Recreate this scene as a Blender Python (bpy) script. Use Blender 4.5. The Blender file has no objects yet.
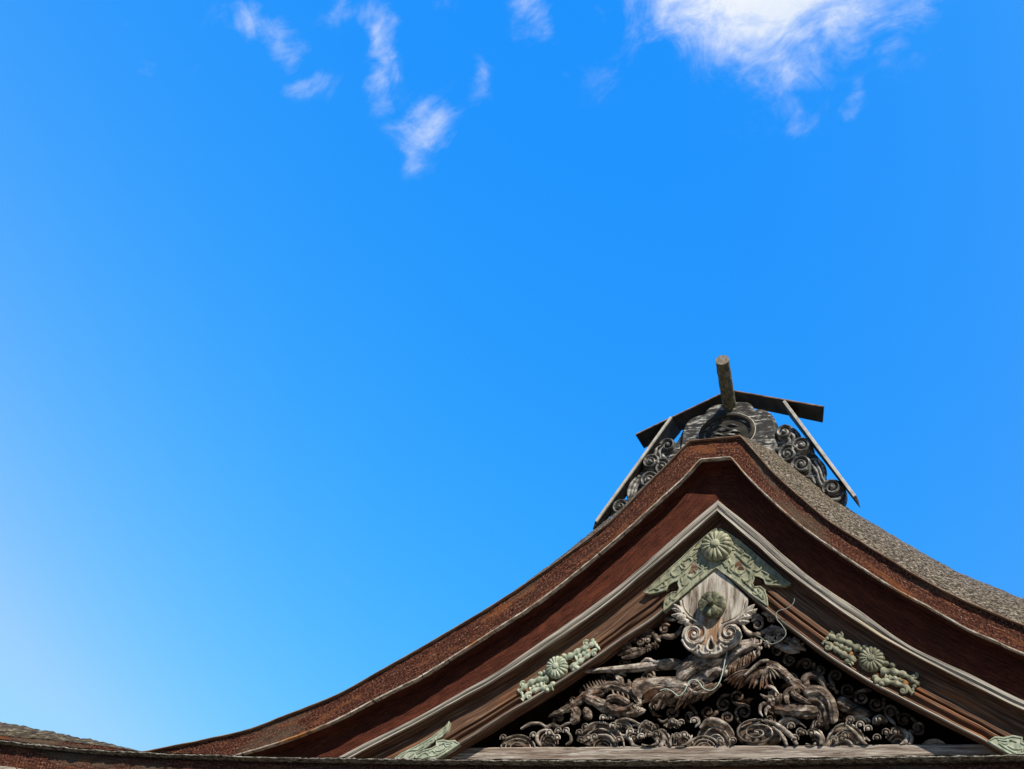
import bpy, math, random
import numpy as np
from mathutils import Vector, Matrix, noise
from mathutils.geometry import tessellate_polygon
rad = math.radians
sc = bpy.context.scene
col = sc.collection
random.seed(7)

# ------------------------------------------------------------------ camera (solved from the three vanishing points)
F, CX, CY, PXM = 1234.0, 512.0, 384.5, 80.0
def nrm(v): return v / np.linalg.norm(v)
AX = nrm(np.array([2668., -381., -F]))
AZ = np.array([306., -1857., F]); AZ = nrm(AZ - AX * AX.dot(AZ))
AY = np.cross(AZ, AX)
RM = np.array([AX, AY, AZ])
def ray(px, py): return RM @ np.array([px - CX, py - CY, F])
_o = ray(718, 505) / PXM
CAM = np.array([-_o[0], -_o[1], 1.7])
DEEP = 0.0
def at(px, py, y):
    """the point of the vertical plane Y = y seen at a pixel of the survey photograph"""
    y = y - DEEP
    r = ray(px, py); p = CAM + r * ((y - CAM[1]) / r[1])
    return Vector(p)
def mpp(px, py, y):
    """metres per pixel there"""
    return (at(px, py, y) - at(px + 1, py, y)).length
cd = bpy.data.cameras.new('camera'); cam = bpy.data.objects.new('camera', cd); col.objects.link(cam)
cd.sensor_width = 36.0; cd.lens = 36.0 * F / 1024.0; cd.clip_end = 3000; cd.clip_start = .1
R3 = Matrix([[RM[i][0], -RM[i][1], -RM[i][2]] for i in range(3)])
cam.matrix_world = Matrix.Translation(Vector(CAM)) @ R3.to_4x4()
sc.camera = cam

# ------------------------------------------------------------------ light
SUN = Vector((0.98, -1.0, 1.34)).normalized()
sl = bpy.data.lights.new('sun', 'SUN'); sl.energy = 5.0; sl.angle = rad(0.5); sl.color = (1.0, .90, .74)
so = bpy.data.objects.new('sun', sl); col.objects.link(so)
so.rotation_euler = SUN.to_track_quat('Z', 'Y').to_euler()
so.location = (10, -20, 30)
sc.view_settings.view_transform = 'Standard'; sc.view_settings.look = 'None'
sc.view_settings.exposure = 0.0; sc.view_settings.gamma = 1.0; sc.view_settings.use_curve_mapping = False

# ------------------------------------------------------------------ sky
wd = bpy.data.worlds.new('World'); sc.world = wd; wd.use_nodes = True
nt = wd.node_tree; nt.nodes.clear()
class NG:
    def __init__(s, t): s.t = t
    def n(s, typ, **k):
        x = s.t.nodes.new(typ)
        for a, b in k.items(): setattr(x, a, b)
        return x
    def l(s, a, b): s.t.links.new(a, b)
    def m(s, op, a, b=None, c=None, clamp=False):
        x = s.n('ShaderNodeMath', operation=op, use_clamp=clamp)
        for i, v in enumerate((a, b, c)):
            if v is None: continue
            if isinstance(v, (int, float)): x.inputs[i].default_value = v
            else: s.l(v, x.inputs[i])
        return x.outputs[0]
    def mix(s, f, a, b, blend='MIX'):
        x = s.n('ShaderNodeMix', data_type='RGBA', blend_type=blend)
        for i, v in ((0, f), (6, a), (7, b)):
            if isinstance(v, (int, float)): x.inputs[i].default_value = v
            elif isinstance(v, tuple): x.inputs[i].default_value = (*v[:3], 1)
            else: s.l(v, x.inputs[i])
        return x.outputs[2]
    def ramp(s, f, stops, interp='LINEAR'):
        x = s.n('ShaderNodeValToRGB'); cr = x.color_ramp; cr.interpolation = interp
        while len(cr.elements) < len(stops): cr.elements.new(.5)
        for e, (p, c) in zip(cr.elements, stops):
            e.position = p; e.color = (*c, 1) if isinstance(c, tuple) else (c, c, c, 1)
        s.l(f, x.inputs[0]); return x.outputs[0]
    def noise(s, vec, scale, detail=6, rough=.55, dist=0, dim='3D'):
        x = s.n('ShaderNodeTexNoise', noise_dimensions=dim)
        x.inputs['Scale'].default_value = scale; x.inputs['Detail'].default_value = detail
        x.inputs['Roughness'].default_value = rough; x.inputs['Distortion'].default_value = dist
        s.l(vec, x.inputs['Vector']); return x.outputs['Fac']
    def mapping(s, vec, sc3, rot=(0, 0, 0), loc=(0, 0, 0)):
        x = s.n('ShaderNodeMapping'); x.inputs['Scale'].default_value = sc3; x.inputs['Rotation'].default_value = rot
        x.inputs['Location'].default_value = loc
        s.l(vec, x.inputs['Vector']); return x.outputs[0]
g = NG(nt)
sky = g.n('ShaderNodeTexSky', sky_type='NISHITA', sun_disc=False)
sky.sun_elevation = math.asin(SUN.z); sky.sun_rotation = math.atan2(SUN.x, SUN.y)
sky.air_density = 1.0; sky.dust_density = .6; sky.ozone_density = 2.0
sep = g.n('ShaderNodeSeparateColor'); g.l(sky.outputs[0], sep.inputs[0])
STR = .1
comb = g.n('ShaderNodeCombineColor')
tc = g.n('ShaderNodeTexCoord'); D = tc.outputs['Generated']
dx = g.n('ShaderNodeSeparateXYZ'); g.l(D, dx.inputs[0]); ax = g.m('MINIMUM', g.m('MAXIMUM', dx.outputs[0], -.78), 0.0); ax2 = g.m('MULTIPLY', ax, ax)
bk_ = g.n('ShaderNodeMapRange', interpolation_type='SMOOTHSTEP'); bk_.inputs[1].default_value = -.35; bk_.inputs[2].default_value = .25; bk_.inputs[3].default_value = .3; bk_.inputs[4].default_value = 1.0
g.l(dx.outputs[1], bk_.inputs[0]); back = bk_.outputs[0]  # sky behind the viewer dimmed on purpose, to cut the ambient fill
# deep polarised blue, paler towards the western horizon: gain * sky^power * exp(k1 x + k2 x^2)
az = g.m('MAXIMUM', dx.outputs[2], .1); axz = g.m('MULTIPLY', ax, az)
for i, (k0, pw, k1, k2, k3, k4) in enumerate(((1.126, 2.056, 4.798, 8.168, 1.329, .679), (-.098, .751, .104, .922, .745, .642), (.03, .03, 0., 0., 0., 0.))):
    v = g.m('POWER', g.m('MAXIMUM', g.m('MULTIPLY', sep.outputs[i], STR), .001), pw)
    e = g.m('POWER', 2.71828, g.m('ADD', g.m('ADD', g.m('MULTIPLY', ax, k1), g.m('MULTIPLY', ax2, k2)), g.m('ADD', g.m('ADD', g.m('MULTIPLY', az, k3), g.m('MULTIPLY', axz, k4)), k0)))
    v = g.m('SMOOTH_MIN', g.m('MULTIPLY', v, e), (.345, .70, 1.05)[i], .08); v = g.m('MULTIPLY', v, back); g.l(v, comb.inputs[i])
def dirv(px, py): return Vector(nrm(ray(px, py)))
W0 = dirv(560, 60); U0 = Vector(RM @ np.array([1., 0, 0])); U0 = (U0 - W0 * U0.dot(W0)).normalized(); V0 = W0.cross(U0)
if V0.z < 0: V0 = -V0
def dot(v):
    x = g.n('ShaderNodeVectorMath', operation='DOT_PRODUCT'); g.l(D, x.inputs[0]); x.inputs[1].default_value = v; return x.outputs['Value']
wv = g.m('MAXIMUM', dot(W0), .05); uu = g.m('DIVIDE', dot(U0), wv); vv = g.m('DIVIDE', dot(V0), wv)
uv = g.n('ShaderNodeCombineXYZ'); g.l(uu, uv.inputs[0]); g.l(vv, uv.inputs[1])
def uvof(px, py):
    d = dirv(px, py); return d.dot(U0) / d.dot(W0), d.dot(V0) / d.dot(W0)
# wispy cirrus puffs: soft elliptical fields broken up by stretched turbulence
CL = [  # px, py, rx, ry, tilt(deg, anticlockwise), weight
    (768, -12, 128, 66, -4, 1.30), (800, 40, 70, 50, 55, 0.75), (700, 15, 110, 40, -20, 0.70), (640, 35, 40, 40, -30, 0.42), (896, 18, 16, 36, 70, 0.44),
    (851, 105, 16, 36, -8, 0.55), (805, 122, 24, 26, 30, 0.50), (600, 70, 40, 40, -50, 0.36),
    (250, 20, 34.44, 24, -25, 0.70), (284, 40, 26.24, 28, -50, 0.65), (301, 80, 16.4, 36, -75, 0.68), (345, 12, 29.52, 24, 40, 0.57),
    (381, 40, 16.4, 50, 8, 0.80), (379, 82, 14.76, 34, 0, 0.68), (425, 128, 29.52, 32, -20, 0.98), (418, 152, 21.32, 26, 30, 0.57), (440, 2, 21.32, 14, 10, 0.47),
    (530, 12, 21.32, 36, 20, 0.59), (477, 75, 13.12, 40, -12, 0.47), (545, 28, 11.48, 24, 60, 0.40), (120, 18, 14.76, 26, -60, 0.34), (145, 64, 9.84, 10, 0, 0.34),
    (215, 120, 19.68, 12, -20, 0.28), (350, 588, 11.48, 12, -30, 0.32), (190, 60, 16.4, 20, 0, 0.24)]
tot = None
wob = g.n('ShaderNodeTexNoise'); wob.inputs['Scale'].default_value = 22; wob.inputs['Detail'].default_value = 4; g.l(uv.outputs[0], wob.inputs['Vector'])
wsep = g.n('ShaderNodeSeparateColor'); g.l(wob.outputs['Color'], wsep.inputs[0])
uw = g.m('ADD', uu, g.m('MULTIPLY', g.m('SUBTRACT', wsep.outputs[0], .5), .05))
vw = g.m('ADD', vv, g.m('MULTIPLY', g.m('SUBTRACT', wsep.outputs[1], .5), .05))
for px, py, rx, ry, tl, wgt in CL:
    cu, cv = uvof(px, py); a, b = rx / F, ry / F; c, s_ = math.cos(rad(tl)), math.sin(rad(tl))
    du = g.m('SUBTRACT', uw, cu); dv = g.m('SUBTRACT', vw, cv)
    a *= 1.12; b *= 1.12
    p = g.m('ADD', g.m('MULTIPLY', du, c / a), g.m('MULTIPLY', dv, s_ / a))
    q = g.m('ADD', g.m('MULTIPLY', du, -s_ / b), g.m('MULTIPLY', dv, c / b))
    r2 = g.m('ADD', g.m('MULTIPLY', p, p), g.m('MULTIPLY', q, q))
    e = g.m('MULTIPLY', g.m('POWER', 2.718, g.m('MULTIPLY', r2, -1.0)), wgt)
    tot = e if tot is None else g.m('MAXIMUM', tot, e)
mp = g.mapping(uv.outputs[0], (1.0, 1.0, 1.0), (0, 0, rad(-28)))
n1 = g.noise(g.mapping(mp, (17, 22, 1)), 1.0, 10, .66, 1.0)
n2 = g.noise(g.mapping(mp, (50, 90, 1)), 1.0, 8, .6, .4)
nn = g.m('ADD', g.m('MULTIPLY', n1, .75), g.m('MULTIPLY', n2, .25))
dens = g.m('ADD', g.m('MULTIPLY', g.m('SUBTRACT', nn, .5), 1.9), g.m('SUBTRACT', g.m('MULTIPLY', tot, .92), .235))
dens = g.m('MULTIPLY', dens, g.m('MULTIPLY', tot, 2.2, clamp=True))
mask = g.m('MULTIPLY', g.m('POWER', g.m('MAXIMUM', dens, 0.0), 1.8), 1.12, clamp=True)
mask = g.m('MULTIPLY', g.m('SMOOTH_MIN', mask, .92, .2), 1.0, clamp=True)
cs = g.ramp(g.noise(g.mapping(mp, (9, 12, 1), (0, 0, 0), (3, 1, 0)), 1.0, 5, .6), [(.35, (.78, .86, .97)), (.62, (.98, 1.0, 1.0))]); cc = cs
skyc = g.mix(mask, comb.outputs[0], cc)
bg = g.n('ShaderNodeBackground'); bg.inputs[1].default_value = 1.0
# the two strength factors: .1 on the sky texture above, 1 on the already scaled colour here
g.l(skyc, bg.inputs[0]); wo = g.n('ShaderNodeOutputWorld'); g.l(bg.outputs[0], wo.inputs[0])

# ------------------------------------------------------------------ materials
def material(name, ramp, scale=(4, 4, 4), coord='Object', detail=8, rough_n=.6, dist=0., spots=(), rough=.85, bump=.4, bdist=.01, spec=.25, fine=None):
    """turbulence through a colour ramp, then patches of other colours: spots = (colour, scale3, low, high, amount)"""
    m = bpy.data.materials.new(name); m.use_nodes = True; t = m.node_tree; t.nodes.clear(); h = NG(t)
    c = h.n('ShaderNodeTexCoord').outputs[coord]
    f = h.noise(h.mapping(c, scale), 1.0, detail, rough_n, dist)
    colr = h.ramp(f, ramp)
    hgt = f
    for k, (cc, s3, lo, hi, am) in enumerate(spots):
        q = h.noise(h.mapping(c, s3, loc=(3.7 * k + 1.3, 1.9 * k, 5.1 * k)), 1.0, 6, .65, .3)
        mr = h.n('ShaderNodeMapRange'); mr.inputs[1].default_value = lo; mr.inputs[2].default_value = hi; h.l(q, mr.inputs[0])
        colr = h.mix(h.m('MULTIPLY', mr.outputs[0], am), colr, cc)
        if k == 0: hgt = h.m('ADD', hgt, h.m('MULTIPLY', q, .6))
    if fine:
        q = h.noise(h.mapping(c, fine[0]), 1.0, 3, .6)
        mr = h.n('ShaderNodeMapRange'); mr.inputs[1].default_value = .3; mr.inputs[2].default_value = .7
        mr.inputs[3].default_value = 1 - fine[1]; mr.inputs[4].default_value = 1 + fine[1]; h.l(q, mr.inputs[0])
        v = h.n('ShaderNodeVectorMath', operation='SCALE'); h.l(colr, v.inputs[0]); h.l(mr.outputs[0], v.inputs['Scale']); colr = v.outputs[0]
        hgt = h.m('ADD', hgt, h.m('MULTIPLY', q, .8))
    b = h.n('ShaderNodeBsdfPrincipled'); h.l(colr, b.inputs['Base Color']); b.inputs['Roughness'].default_value = rough
    b.inputs['Specular IOR Level'].default_value = spec
    bp = h.n('ShaderNodeBump'); bp.inputs['Strength'].default_value = bump; bp.inputs['Distance'].default_value = bdist
    h.l(hgt, bp.inputs['Height']); h.l(bp.outputs[0], b.inputs['Normal'])
    o = h.n('ShaderNodeOutputMaterial'); h.l(b.outputs[0], o.inputs[0]); return m
B = lambda *a: a
M = {}
M['bark_top'] = material('bark_roof', [(.40, (.024, .017, .012)), (.475, (.11, .083, .058)), (.54, (.26, .215, .165)), (.63, (.56, .50, .41))], (24, 60, 36), 'Object', 6, .7,
    spots=[B((.10, .08, .05), (3, 3, 3), .5, .7, .5), B((.05, .04, .03), (30, 60, 40), .55, .66, .8)], bump=1.0, bdist=.03, fine=((60, 120, 60), .45))
M['bark_edge'] = material('bark_cut_edge', [(.39, (.010, .005, .004)), (.47, (.070, .021, .014)), (.55, (.165, .053, .033)), (.64, (.44, .21, .14))], (26, 40, 1), 'UV', 7, .75,
    spots=[B((.66, .42, .30), (26, 40, 1), .60, .67, .85), B((.17, .125, .09), (.5, 2, 1), .53, .64, .85), B((.36, .13, .05), (1.4, 7, 1), .55, .66, .75), B((.03, .014, .010), (3, 90, 1), .56, .64, .75), B((.012, .006, .005), (26, 55, 1), .6, .72, .8)],
    bump=.9, bdist=.02, fine=((60, 130, 1), .5))
M['bark_dark'] = material('old_bark_layers', [(.33, (.025, .008, .005)), (.48, (.085, .021, .012)), (.60, (.135, .036, .020)), (.74, (.22, .068, .038))], (5, 40, 1), 'UV', 7, .7,
    spots=[B((.40, .16, .10), (12, 26, 1), .64, .74, .8), B((.020, .008, .006), (2, 90, 1), .56, .66, .6), B((.22, .06, .03), (.8, 4, 1), .55, .70, .6), B((.02, .009, .007), (10, 30, 1), .56, .7, .7)], bump=.8, bdist=.015, fine=((40, 90, 1), .4))
M['lip'] = material('weathered_lath', [(.36, (.12, .085, .06)), (.47, (.40, .34, .28)), (.62, (.80, .75, .68))], (9, 34, 1), 'UV', 6, .66,
    spots=[B((.50, .19, .04), (1.1, 3, 1), .55, .63, .9), B((.05, .03, .02), (20, 2, 1), .58, .64, .95), B((.25, .19, .14), (2.2, 3, 1), .56, .66, .8)], bump=.4, bdist=.006)
M['lip_thin'] = material('brown_lath', [(.3, (.07, .04, .03)), (.5, (.24, .15, .10)), (.7, (.45, .33, .25))], (4, 30, 1), 'UV', 5, .6, bump=.3, bdist=.005)
M['trim'] = material('silver_grey_wood', [(.37, (.10, .09, .08)), (.46, (.29, .268, .242)), (.55, (.48, .448, .405)), (.66, (.68, .64, .58))], (1.3, 60, 1), 'UV', 7, .65, .6,
    spots=[B((.62, .47, .30), (.5, 6, 1), .58, .74, .55), B((.10, .08, .07), (1.2, 70, 1), .62, .70, .8)], bump=.5, bdist=.006)
M['board'] = material('brown_gable_board', [(.34, (.045, .023, .015)), (.46, (.115, .060, .039)), (.57, (.20, .117, .079)), (.70, (.38, .265, .19))], (1.4, 30, 1), 'UV', 8, .66, .6,
    spots=[B((.42, .15, .05), (.7, 9, 1), .55, .7, .75), B((.44, .35, .28), (2.4, 30, 1), .62, .72, .5), B((.03, .018, .014), (.9, 44, 1), .6, .68, .8)], bump=.6, bdist=.008)
M['beam'] = material('grey_brown_beam', [(.36, (.10, .072, .058)), (.46, (.26, .21, .18)), (.55, (.44, .39, .35)), (.66, (.68, .64, .59))], (2.2, 40, 46), 'Object', 8, .68, 1.0,
    spots=[B((.07, .05, .04), (1.4, 40, 46), .6, .68, .8), B((.30, .20, .15), (.6, 3, 5), .5, .66, .5)], bump=.6, bdist=.008)
M['moss_edge'] = material('mossy_bark_lip', [(.34, (.025, .02, .014)), (.46, (.13, .105, .078)), (.56, (.36, .33, .27)), (.68, (.66, .63, .55))], (14, 22, 26), 'Object', 7, .7,
    spots=[B((.32, .31, .14), (5, 8, 8), .60, .70, .6), B((.02, .016, .012), (24, 30, 30), .56, .66, .9)], bump=1.0, bdist=.03, fine=((60, 60, 60), .4))
M['carving'] = material('carved_brown_wood', [(.37, (.020, .013, .010)), (.46, (.095, .067, .051)), (.55, (.205, .160, .130)), (.66, (.52, .465, .41))], (7, 7, 12), 'Object', 7, .62, .5,
    spots=[B((.40, .33, .27), (7, 7, 9), .58, .74, .7), B((.26, .105, .05), (4, 4, 5), .56, .70, .7), B((.012, .008, .006), (18, 18, 18), .58, .68, .7)], bump=.5, bdist=.008, spec=.35, rough=.7, fine=((40, 40, 90), .3))
M['carving_grey'] = material('carved_grey_wood', [(.36, (.05, .037, .03)), (.45, (.20, .162, .138)), (.54, (.38, .33, .295)), (.65, (.66, .61, .565))], (8, 8, 13), 'Object', 7, .62, .5,
    spots=[B((.27, .13, .075), (5, 5, 7), .58, .72, .6), B((.02, .014, .011), (20, 20, 26), .58, .68, .7)], bump=.5, bdist=.008, spec=.3, rough=.75, fine=((40, 40, 90), .3))
M['carving_rust'] = material('carved_russet_wood', [(.3, (.06, .028, .017)), (.5, (.20, .085, .045)), (.68, (.36, .17, .09)), (.82, (.46, .32, .22))], (8, 8, 12), 'Object', 6, .6,
    spots=[B((.34, .27, .22), (8, 8, 10), .55, .7, .7)], bump=.4, bdist=.006, spec=.3)
M['beard'] = material('carved_hair_wood', [(.37, (.032, .02, .014)), (.46, (.125, .082, .060)), (.55, (.25, .18, .142)), (.66, (.54, .465, .405))], (10, 10, 14), 'Object', 6, .62, .4,
    spots=[B((.34, .15, .075), (5, 5, 6), .54, .66, .8)], bump=.5, bdist=.008, rough=.75)
M['wave'] = material('carved_wave_wood', [(.36, (.045, .034, .027)), (.46, (.165, .135, .113)), (.55, (.33, .29, .255)), (.66, (.64, .60, .55))], (6, 6, 9), 'Object', 7, .62, .5,
    spots=[B((.46, .41, .36), (9, 9, 9), .6, .72, .6), B((.014, .01, .008), (20, 20, 22), .56, .68, .8)], bump=.5, bdist=.008, spec=.35, rough=.7, fine=((50, 50, 70), .3))
M['void'] = material('shade_black', [(.3, (.006, .004, .003)), (.7, (.02, .012, .009))], (3, 3, 12), 'Object', 4, .5, bump=.2, rough=.95, spec=.05)  # near-black colour stands in for deep shade in the niche and holes
M['pendant'] = material('flaking_white_paint', [(.34, (.13, .10, .08)), (.45, (.36, .32, .28)), (.55, (.55, .51, .465)), (.68, (.74, .71, .67))], (16, 16, 2.6), 'Object', 8, .66, .7,
    spots=[B((.32, .24, .19), (20, 20, 2.4), .56, .66, .85), B((.30, .15, .08), (7, 7, 4), .63, .74, .8)], bump=.5, bdist=.006, rough=.8)
M['pendant_bare'] = material('bare_orange_wood', [(.36, (.17, .085, .05)), (.5, (.38, .235, .145)), (.62, (.60, .51, .43))], (20, 20, 2.5), 'Object', 6, .6, bump=.4, bdist=.005)
M['copper'] = material('verdigris_copper', [(.33, (.13, .135, .09)), (.45, (.28, .29, .205)), (.56, (.39, .40, .29)), (.68, (.54, .55, .42))], (12, 12, 7), 'Object', 8, .68, .3,
    spots=[B((.36, .40, .32), (6, 6, 3), .52, .68, .7), B((.10, .08, .04), (16, 16, 8), .55, .66, .8)], bump=.6, bdist=.004, rough=.65, spec=.35)
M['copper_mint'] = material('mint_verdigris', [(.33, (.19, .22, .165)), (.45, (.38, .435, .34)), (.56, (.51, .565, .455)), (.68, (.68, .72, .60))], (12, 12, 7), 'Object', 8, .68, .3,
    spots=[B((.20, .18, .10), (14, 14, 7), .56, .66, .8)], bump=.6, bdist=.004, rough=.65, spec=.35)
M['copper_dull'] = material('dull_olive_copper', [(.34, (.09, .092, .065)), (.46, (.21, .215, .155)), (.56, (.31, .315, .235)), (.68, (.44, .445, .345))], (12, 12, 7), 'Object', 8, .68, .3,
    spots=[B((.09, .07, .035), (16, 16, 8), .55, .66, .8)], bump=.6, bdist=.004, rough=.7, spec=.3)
M['boss'] = material('tarnished_olive_bronze', [(.36, (.028, .028, .017)), (.5, (.135, .14, .088)), (.64, (.31, .32, .22))], (12, 12, 12), 'Object', 6, .6, bump=.3, bdist=.004, rough=.6, spec=.4)
M['gilt'] = material('worn_gilt_copper', [(.3, (.20, .085, .03)), (.6, (.50, .24, .08))], (10, 10, 10), 'Object', 4, .5, bump=.2, rough=.5, spec=.5)
M['ink'] = material('blackened_ornament_wood', [(.38, (.014, .014, .014)), (.48, (.05, .049, .048)), (.535, (.13, .128, .125)), (.57, (.50, .495, .48)), (.68, (.70, .69, .68))], (8, 8, 34), 'Object', 8, .7, .25,
    spots=[B((.035, .035, .035), (3, 3, 6), .46, .60, .9)], bump=.5, bdist=.008, rough=.6, spec=.45)
M['ink_scroll'] = material('blackened_scroll_wood', [(.36, (.028, .028, .028)), (.47, (.085, .084, .083)), (.56, (.21, .207, .203)), (.67, (.56, .55, .54))], (9, 9, 14), 'Object', 7, .64, .5, bump=.4, bdist=.006, rough=.5, spec=.5)  # lighter than the ornament board: pale highlights put into the colour
M['plank'] = material('dark_plank', [(.3, (.020, .018, .016)), (.55, (.052, .047, .042)), (.75, (.10, .092, .082))], (3, 3, 14), 'Object', 7, .6, .5, bump=.3, bdist=.005, rough=.8)
M['plank_edge'] = material('pale_plank_edge', [(.3, (.40, .37, .34)), (.55, (.62, .59, .55)), (.75, (.76, .73, .69))], (9, 9, 9), 'Object', 6, .6, spots=[B((.12, .09, .07), (16, 16, 16), .62, .72, .8)], bump=.3, bdist=.004)
M['log'] = material('lichened_log', [(.3, (.045, .04, .025)), (.48, (.14, .125, .082)), (.62, (.25, .235, .165)), (.78, (.42, .40, .31))], (26, 9, 26), 'Object', 8, .66, .4,
    spots=[B((.62, .60, .52), (34, 26, 34), .64, .72, .8), B((.26, .19, .06), (22, 14, 22), .62, .72, .6)], bump=.8, bdist=.012)
M['log_end'] = material('log_end_grain', [(.3, (.10, .085, .07)), (.6, (.26, .23, .20))], (30, 30, 30), 'Object', 6, .6, bump=.4, bdist=.006)
M['wire'] = material('verdigris_wire', [(.3, (.42, .55, .50)), (.7, (.62, .74, .68))], (30, 30, 30), 'Object', 3, .5, bump=.1, rough=.5)
M['wire_grey'] = material('grey_green_wire', [(.3, (.24, .28, .26)), (.7, (.42, .47, .43))], (30, 30, 30), 'Object', 3, .5, bump=.1, rough=.5)
M['moss'] = material('mossy_roof', [(.36, (.020, .013, .008)), (.46, (.075, .052, .029)), (.56, (.17, .13, .072)), (.67, (.44, .39, .29))], (9, 12, 26), 'Object', 8, .72,
    spots=[B((.05, .045, .02), (7, 9, 16), .54, .66, .8), B((.55, .53, .44), (5, 7, 14), .64, .74, .7)], bump=1.0, bdist=.04, fine=((30, 30, 40), .45))
M['gravel'] = material('pale_gravel', [(.3, (.07, .062, .05)), (.5, (.12, .108, .09)), (.7, (.18, .165, .14))], (9, 9, 9), 'Object', 8, .7, bump=.6, bdist=.02)
M['plaster'] = material('old_plaster', [(.3, (.42, .39, .34)), (.7, (.58, .55, .50))], (2, 2, 2), 'Object', 6, .6, bump=.2)

# ------------------------------------------------------------------ mesh builder
class MB:
    def __init__(s): s.v = []; s.f = []; s.uv = []
    def grid(s, rows, uvs=None, flip=False):
        n0 = len(s.v); w = len(rows[0])
        for r in rows: s.v.extend(Vector(p) for p in r)
        for i in range(len(rows) - 1):
            for j in range(w - 1):
                q = [(i, j), (i, j + 1), (i + 1, j + 1), (i + 1, j)]
                if flip: q.reverse()
                s.f.append([n0 + a * w + b for a, b in q])
                s.uv.append([uvs[a][b] for a, b in q] if uvs else [(s.v[n0 + a * w + b].x, s.v[n0 + a * w + b].z) for a, b in q])
        return s
    def poly(s, pts, uv=None):
        n0 = len(s.v); s.v.extend(Vector(p) for p in pts); s.f.append(list(range(n0, n0 + len(pts))))
        s.uv.append(uv or [(p[0], p[2]) for p in pts]); return s
    def tube(s, pts, rads, n=8, flat=1.0, ref=None, cap=True, flute=0., nf=5):
        """a tapered stroke; flat squashes it along ref (default the Y axis, for relief carving)"""
        pts = [Vector(p) for p in pts]
        if isinstance(rads, (int, float)): rads = [rads] * len(pts)
        ref = Vector(ref) if ref else Vector((0, 1, 0)); rows = []; uvs = []; L = 0
        for i, p in enumerate(pts):
            t = (pts[min(i + 1, len(pts) - 1)] - pts[max(i - 1, 0)])
            if t.length < 1e-9: t = Vector((1, 0, 0))
            t.normalize(); a = t.cross(ref)
            if a.length < 1e-4: a = t.cross(Vector((0, 0, 1)))
            a.normalize(); b = a.cross(t)
            if i: L += (p - pts[i - 1]).length
            r = rads[i]; row = []; uvr = []
            for k in range(n + 1):
                th = 2 * math.pi * k / n; r = rads[i] * (1 + flute * (2 * abs(math.sin(.5 * nf * th + .6 * math.sin(i * .35))) - 1.3))
                row.append(p + a * (r * math.cos(th)) + b * (r * flat * math.sin(th))); uvr.append((L, r * th))
            rows.append(row); uvs.append(uvr)
        s.grid(rows, uvs)
        if cap:
            s.poly(rows[0][:-1]); s.poly(list(reversed(rows[-1][:-1])))
        return s
    def ball(s, c, rx, ry=None, rz=None, nu=10, nv=7):
        ry = ry or rx; rz = rz or rx; c = Vector(c)
        rows = [[c + Vector((rx * math.sin(math.pi * i / nv) * math.cos(2 * math.pi * k / nu), ry * math.sin(math.pi * i / nv) * math.sin(2 * math.pi * k / nu),
                 rz * math.cos(math.pi * i / nv))) for k in range(nu + 1)] for i in range(nv + 1)]
        return s.grid(rows)
    def prism(s, poly, y0, y1, bev=.008, back=True):
        """an outline in the XZ plane, front at y0, back at y1, its front edge bevelled"""
        P = [(p[0], p[-1]) for p in poly]; n = len(P)
        ar = sum(P[i][0] * P[(i + 1) % n][1] - P[(i + 1) % n][0] * P[i][1] for i in range(n))
        if ar < 0: P.reverse()
        ins = []
        for i in range(n):
            a, b, c = Vector(P[i - 1]), Vector(P[i]), Vector(P[(i + 1) % n])
            d1 = (b - a); d2 = (c - b)
            if d1.length > 1e-9: d1.normalize()
            if d2.length > 1e-9: d2.normalize()
            nn_ = Vector((-d1.y - d2.y, d1.x + d2.x))
            if nn_.length > 1e-6: nn_.normalize()
            k = min(1.6, 1 / max(.4, nn_.dot(Vector((-d1.y, d1.x))))) if nn_.length > 0 else 1
            q = b + nn_ * bev * k; ins.append((q.x, q.y))
        r0 = [Vector((x, y0, z)) for x, z in ins]; r1 = [Vector((x, y0 + bev, z)) for x, z in P]; r2 = [Vector((x, y1, z)) for x, z in P]
        s.grid([r + [r[0]] for r in (r0, r1, r2)], flip=True)
        tri = tessellate_polygon([r0]); n0 = len(s.v); s.v.extend(r0)
        for t in tri:
            a, b, c = (r0[i] for i in t)
            t = list(t)
            if (b - a).cross(c - a).y > 0: t.reverse()
            s.f.append([n0 + i for i in t]); s.uv.append([(r0[i].x, r0[i].z) for i in t])
        if back:
            n0 = len(s.v); s.v.extend(r2)
            for t in tri:
                t = list(t); a, b, c = (r2[i] for i in t)
                if (b - a).cross(c - a).y < 0: t.reverse()
                s.f.append([n0 + i for i in t]); s.uv.append([(r2[i].x, r2[i].z) for i in t])
        return s
    def blade(s, p0, p1, w, h=None, bend=0., n=7, dip=0.):
        """a pointed leaf / feather / lock with a raised keel, lying in relief"""
        p0, p1 = Vector(p0), Vector(p1); t = p1 - p0; L = t.length; t.normalize(); side = t.cross(Vector((0, 1, 0))).normalized(); h = h or w * .6
        rows = []; back = []
        for i in range(n):
            a = i / (n - 1); ww = w * (max(0.0, math.sin(math.pi * min(1, .18 + .82 * a))) ** .8) * .5 + 1e-4
            c = p0 + t * (L * a) + side * (bend * L * math.sin(math.pi * a * .9)) + Vector((0, dip * a, 0)); k = max(.15, math.sin(math.pi * (.15 + .85 * a))) if a < 1 else .05
            rows.append([c - side * ww + Vector((0, .3 * h, 0)), c - side * ww * .75 - Vector((0, h * k * .35, 0)), c - Vector((0, h * k, 0)), c + side * ww * .75 - Vector((0, h * k * .35, 0)), c + side * ww + Vector((0, .3 * h, 0)), c + Vector((0, .5 * h, 0)), c - side * ww + Vector((0, .3 * h, 0))])
        return s.grid(rows)
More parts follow.
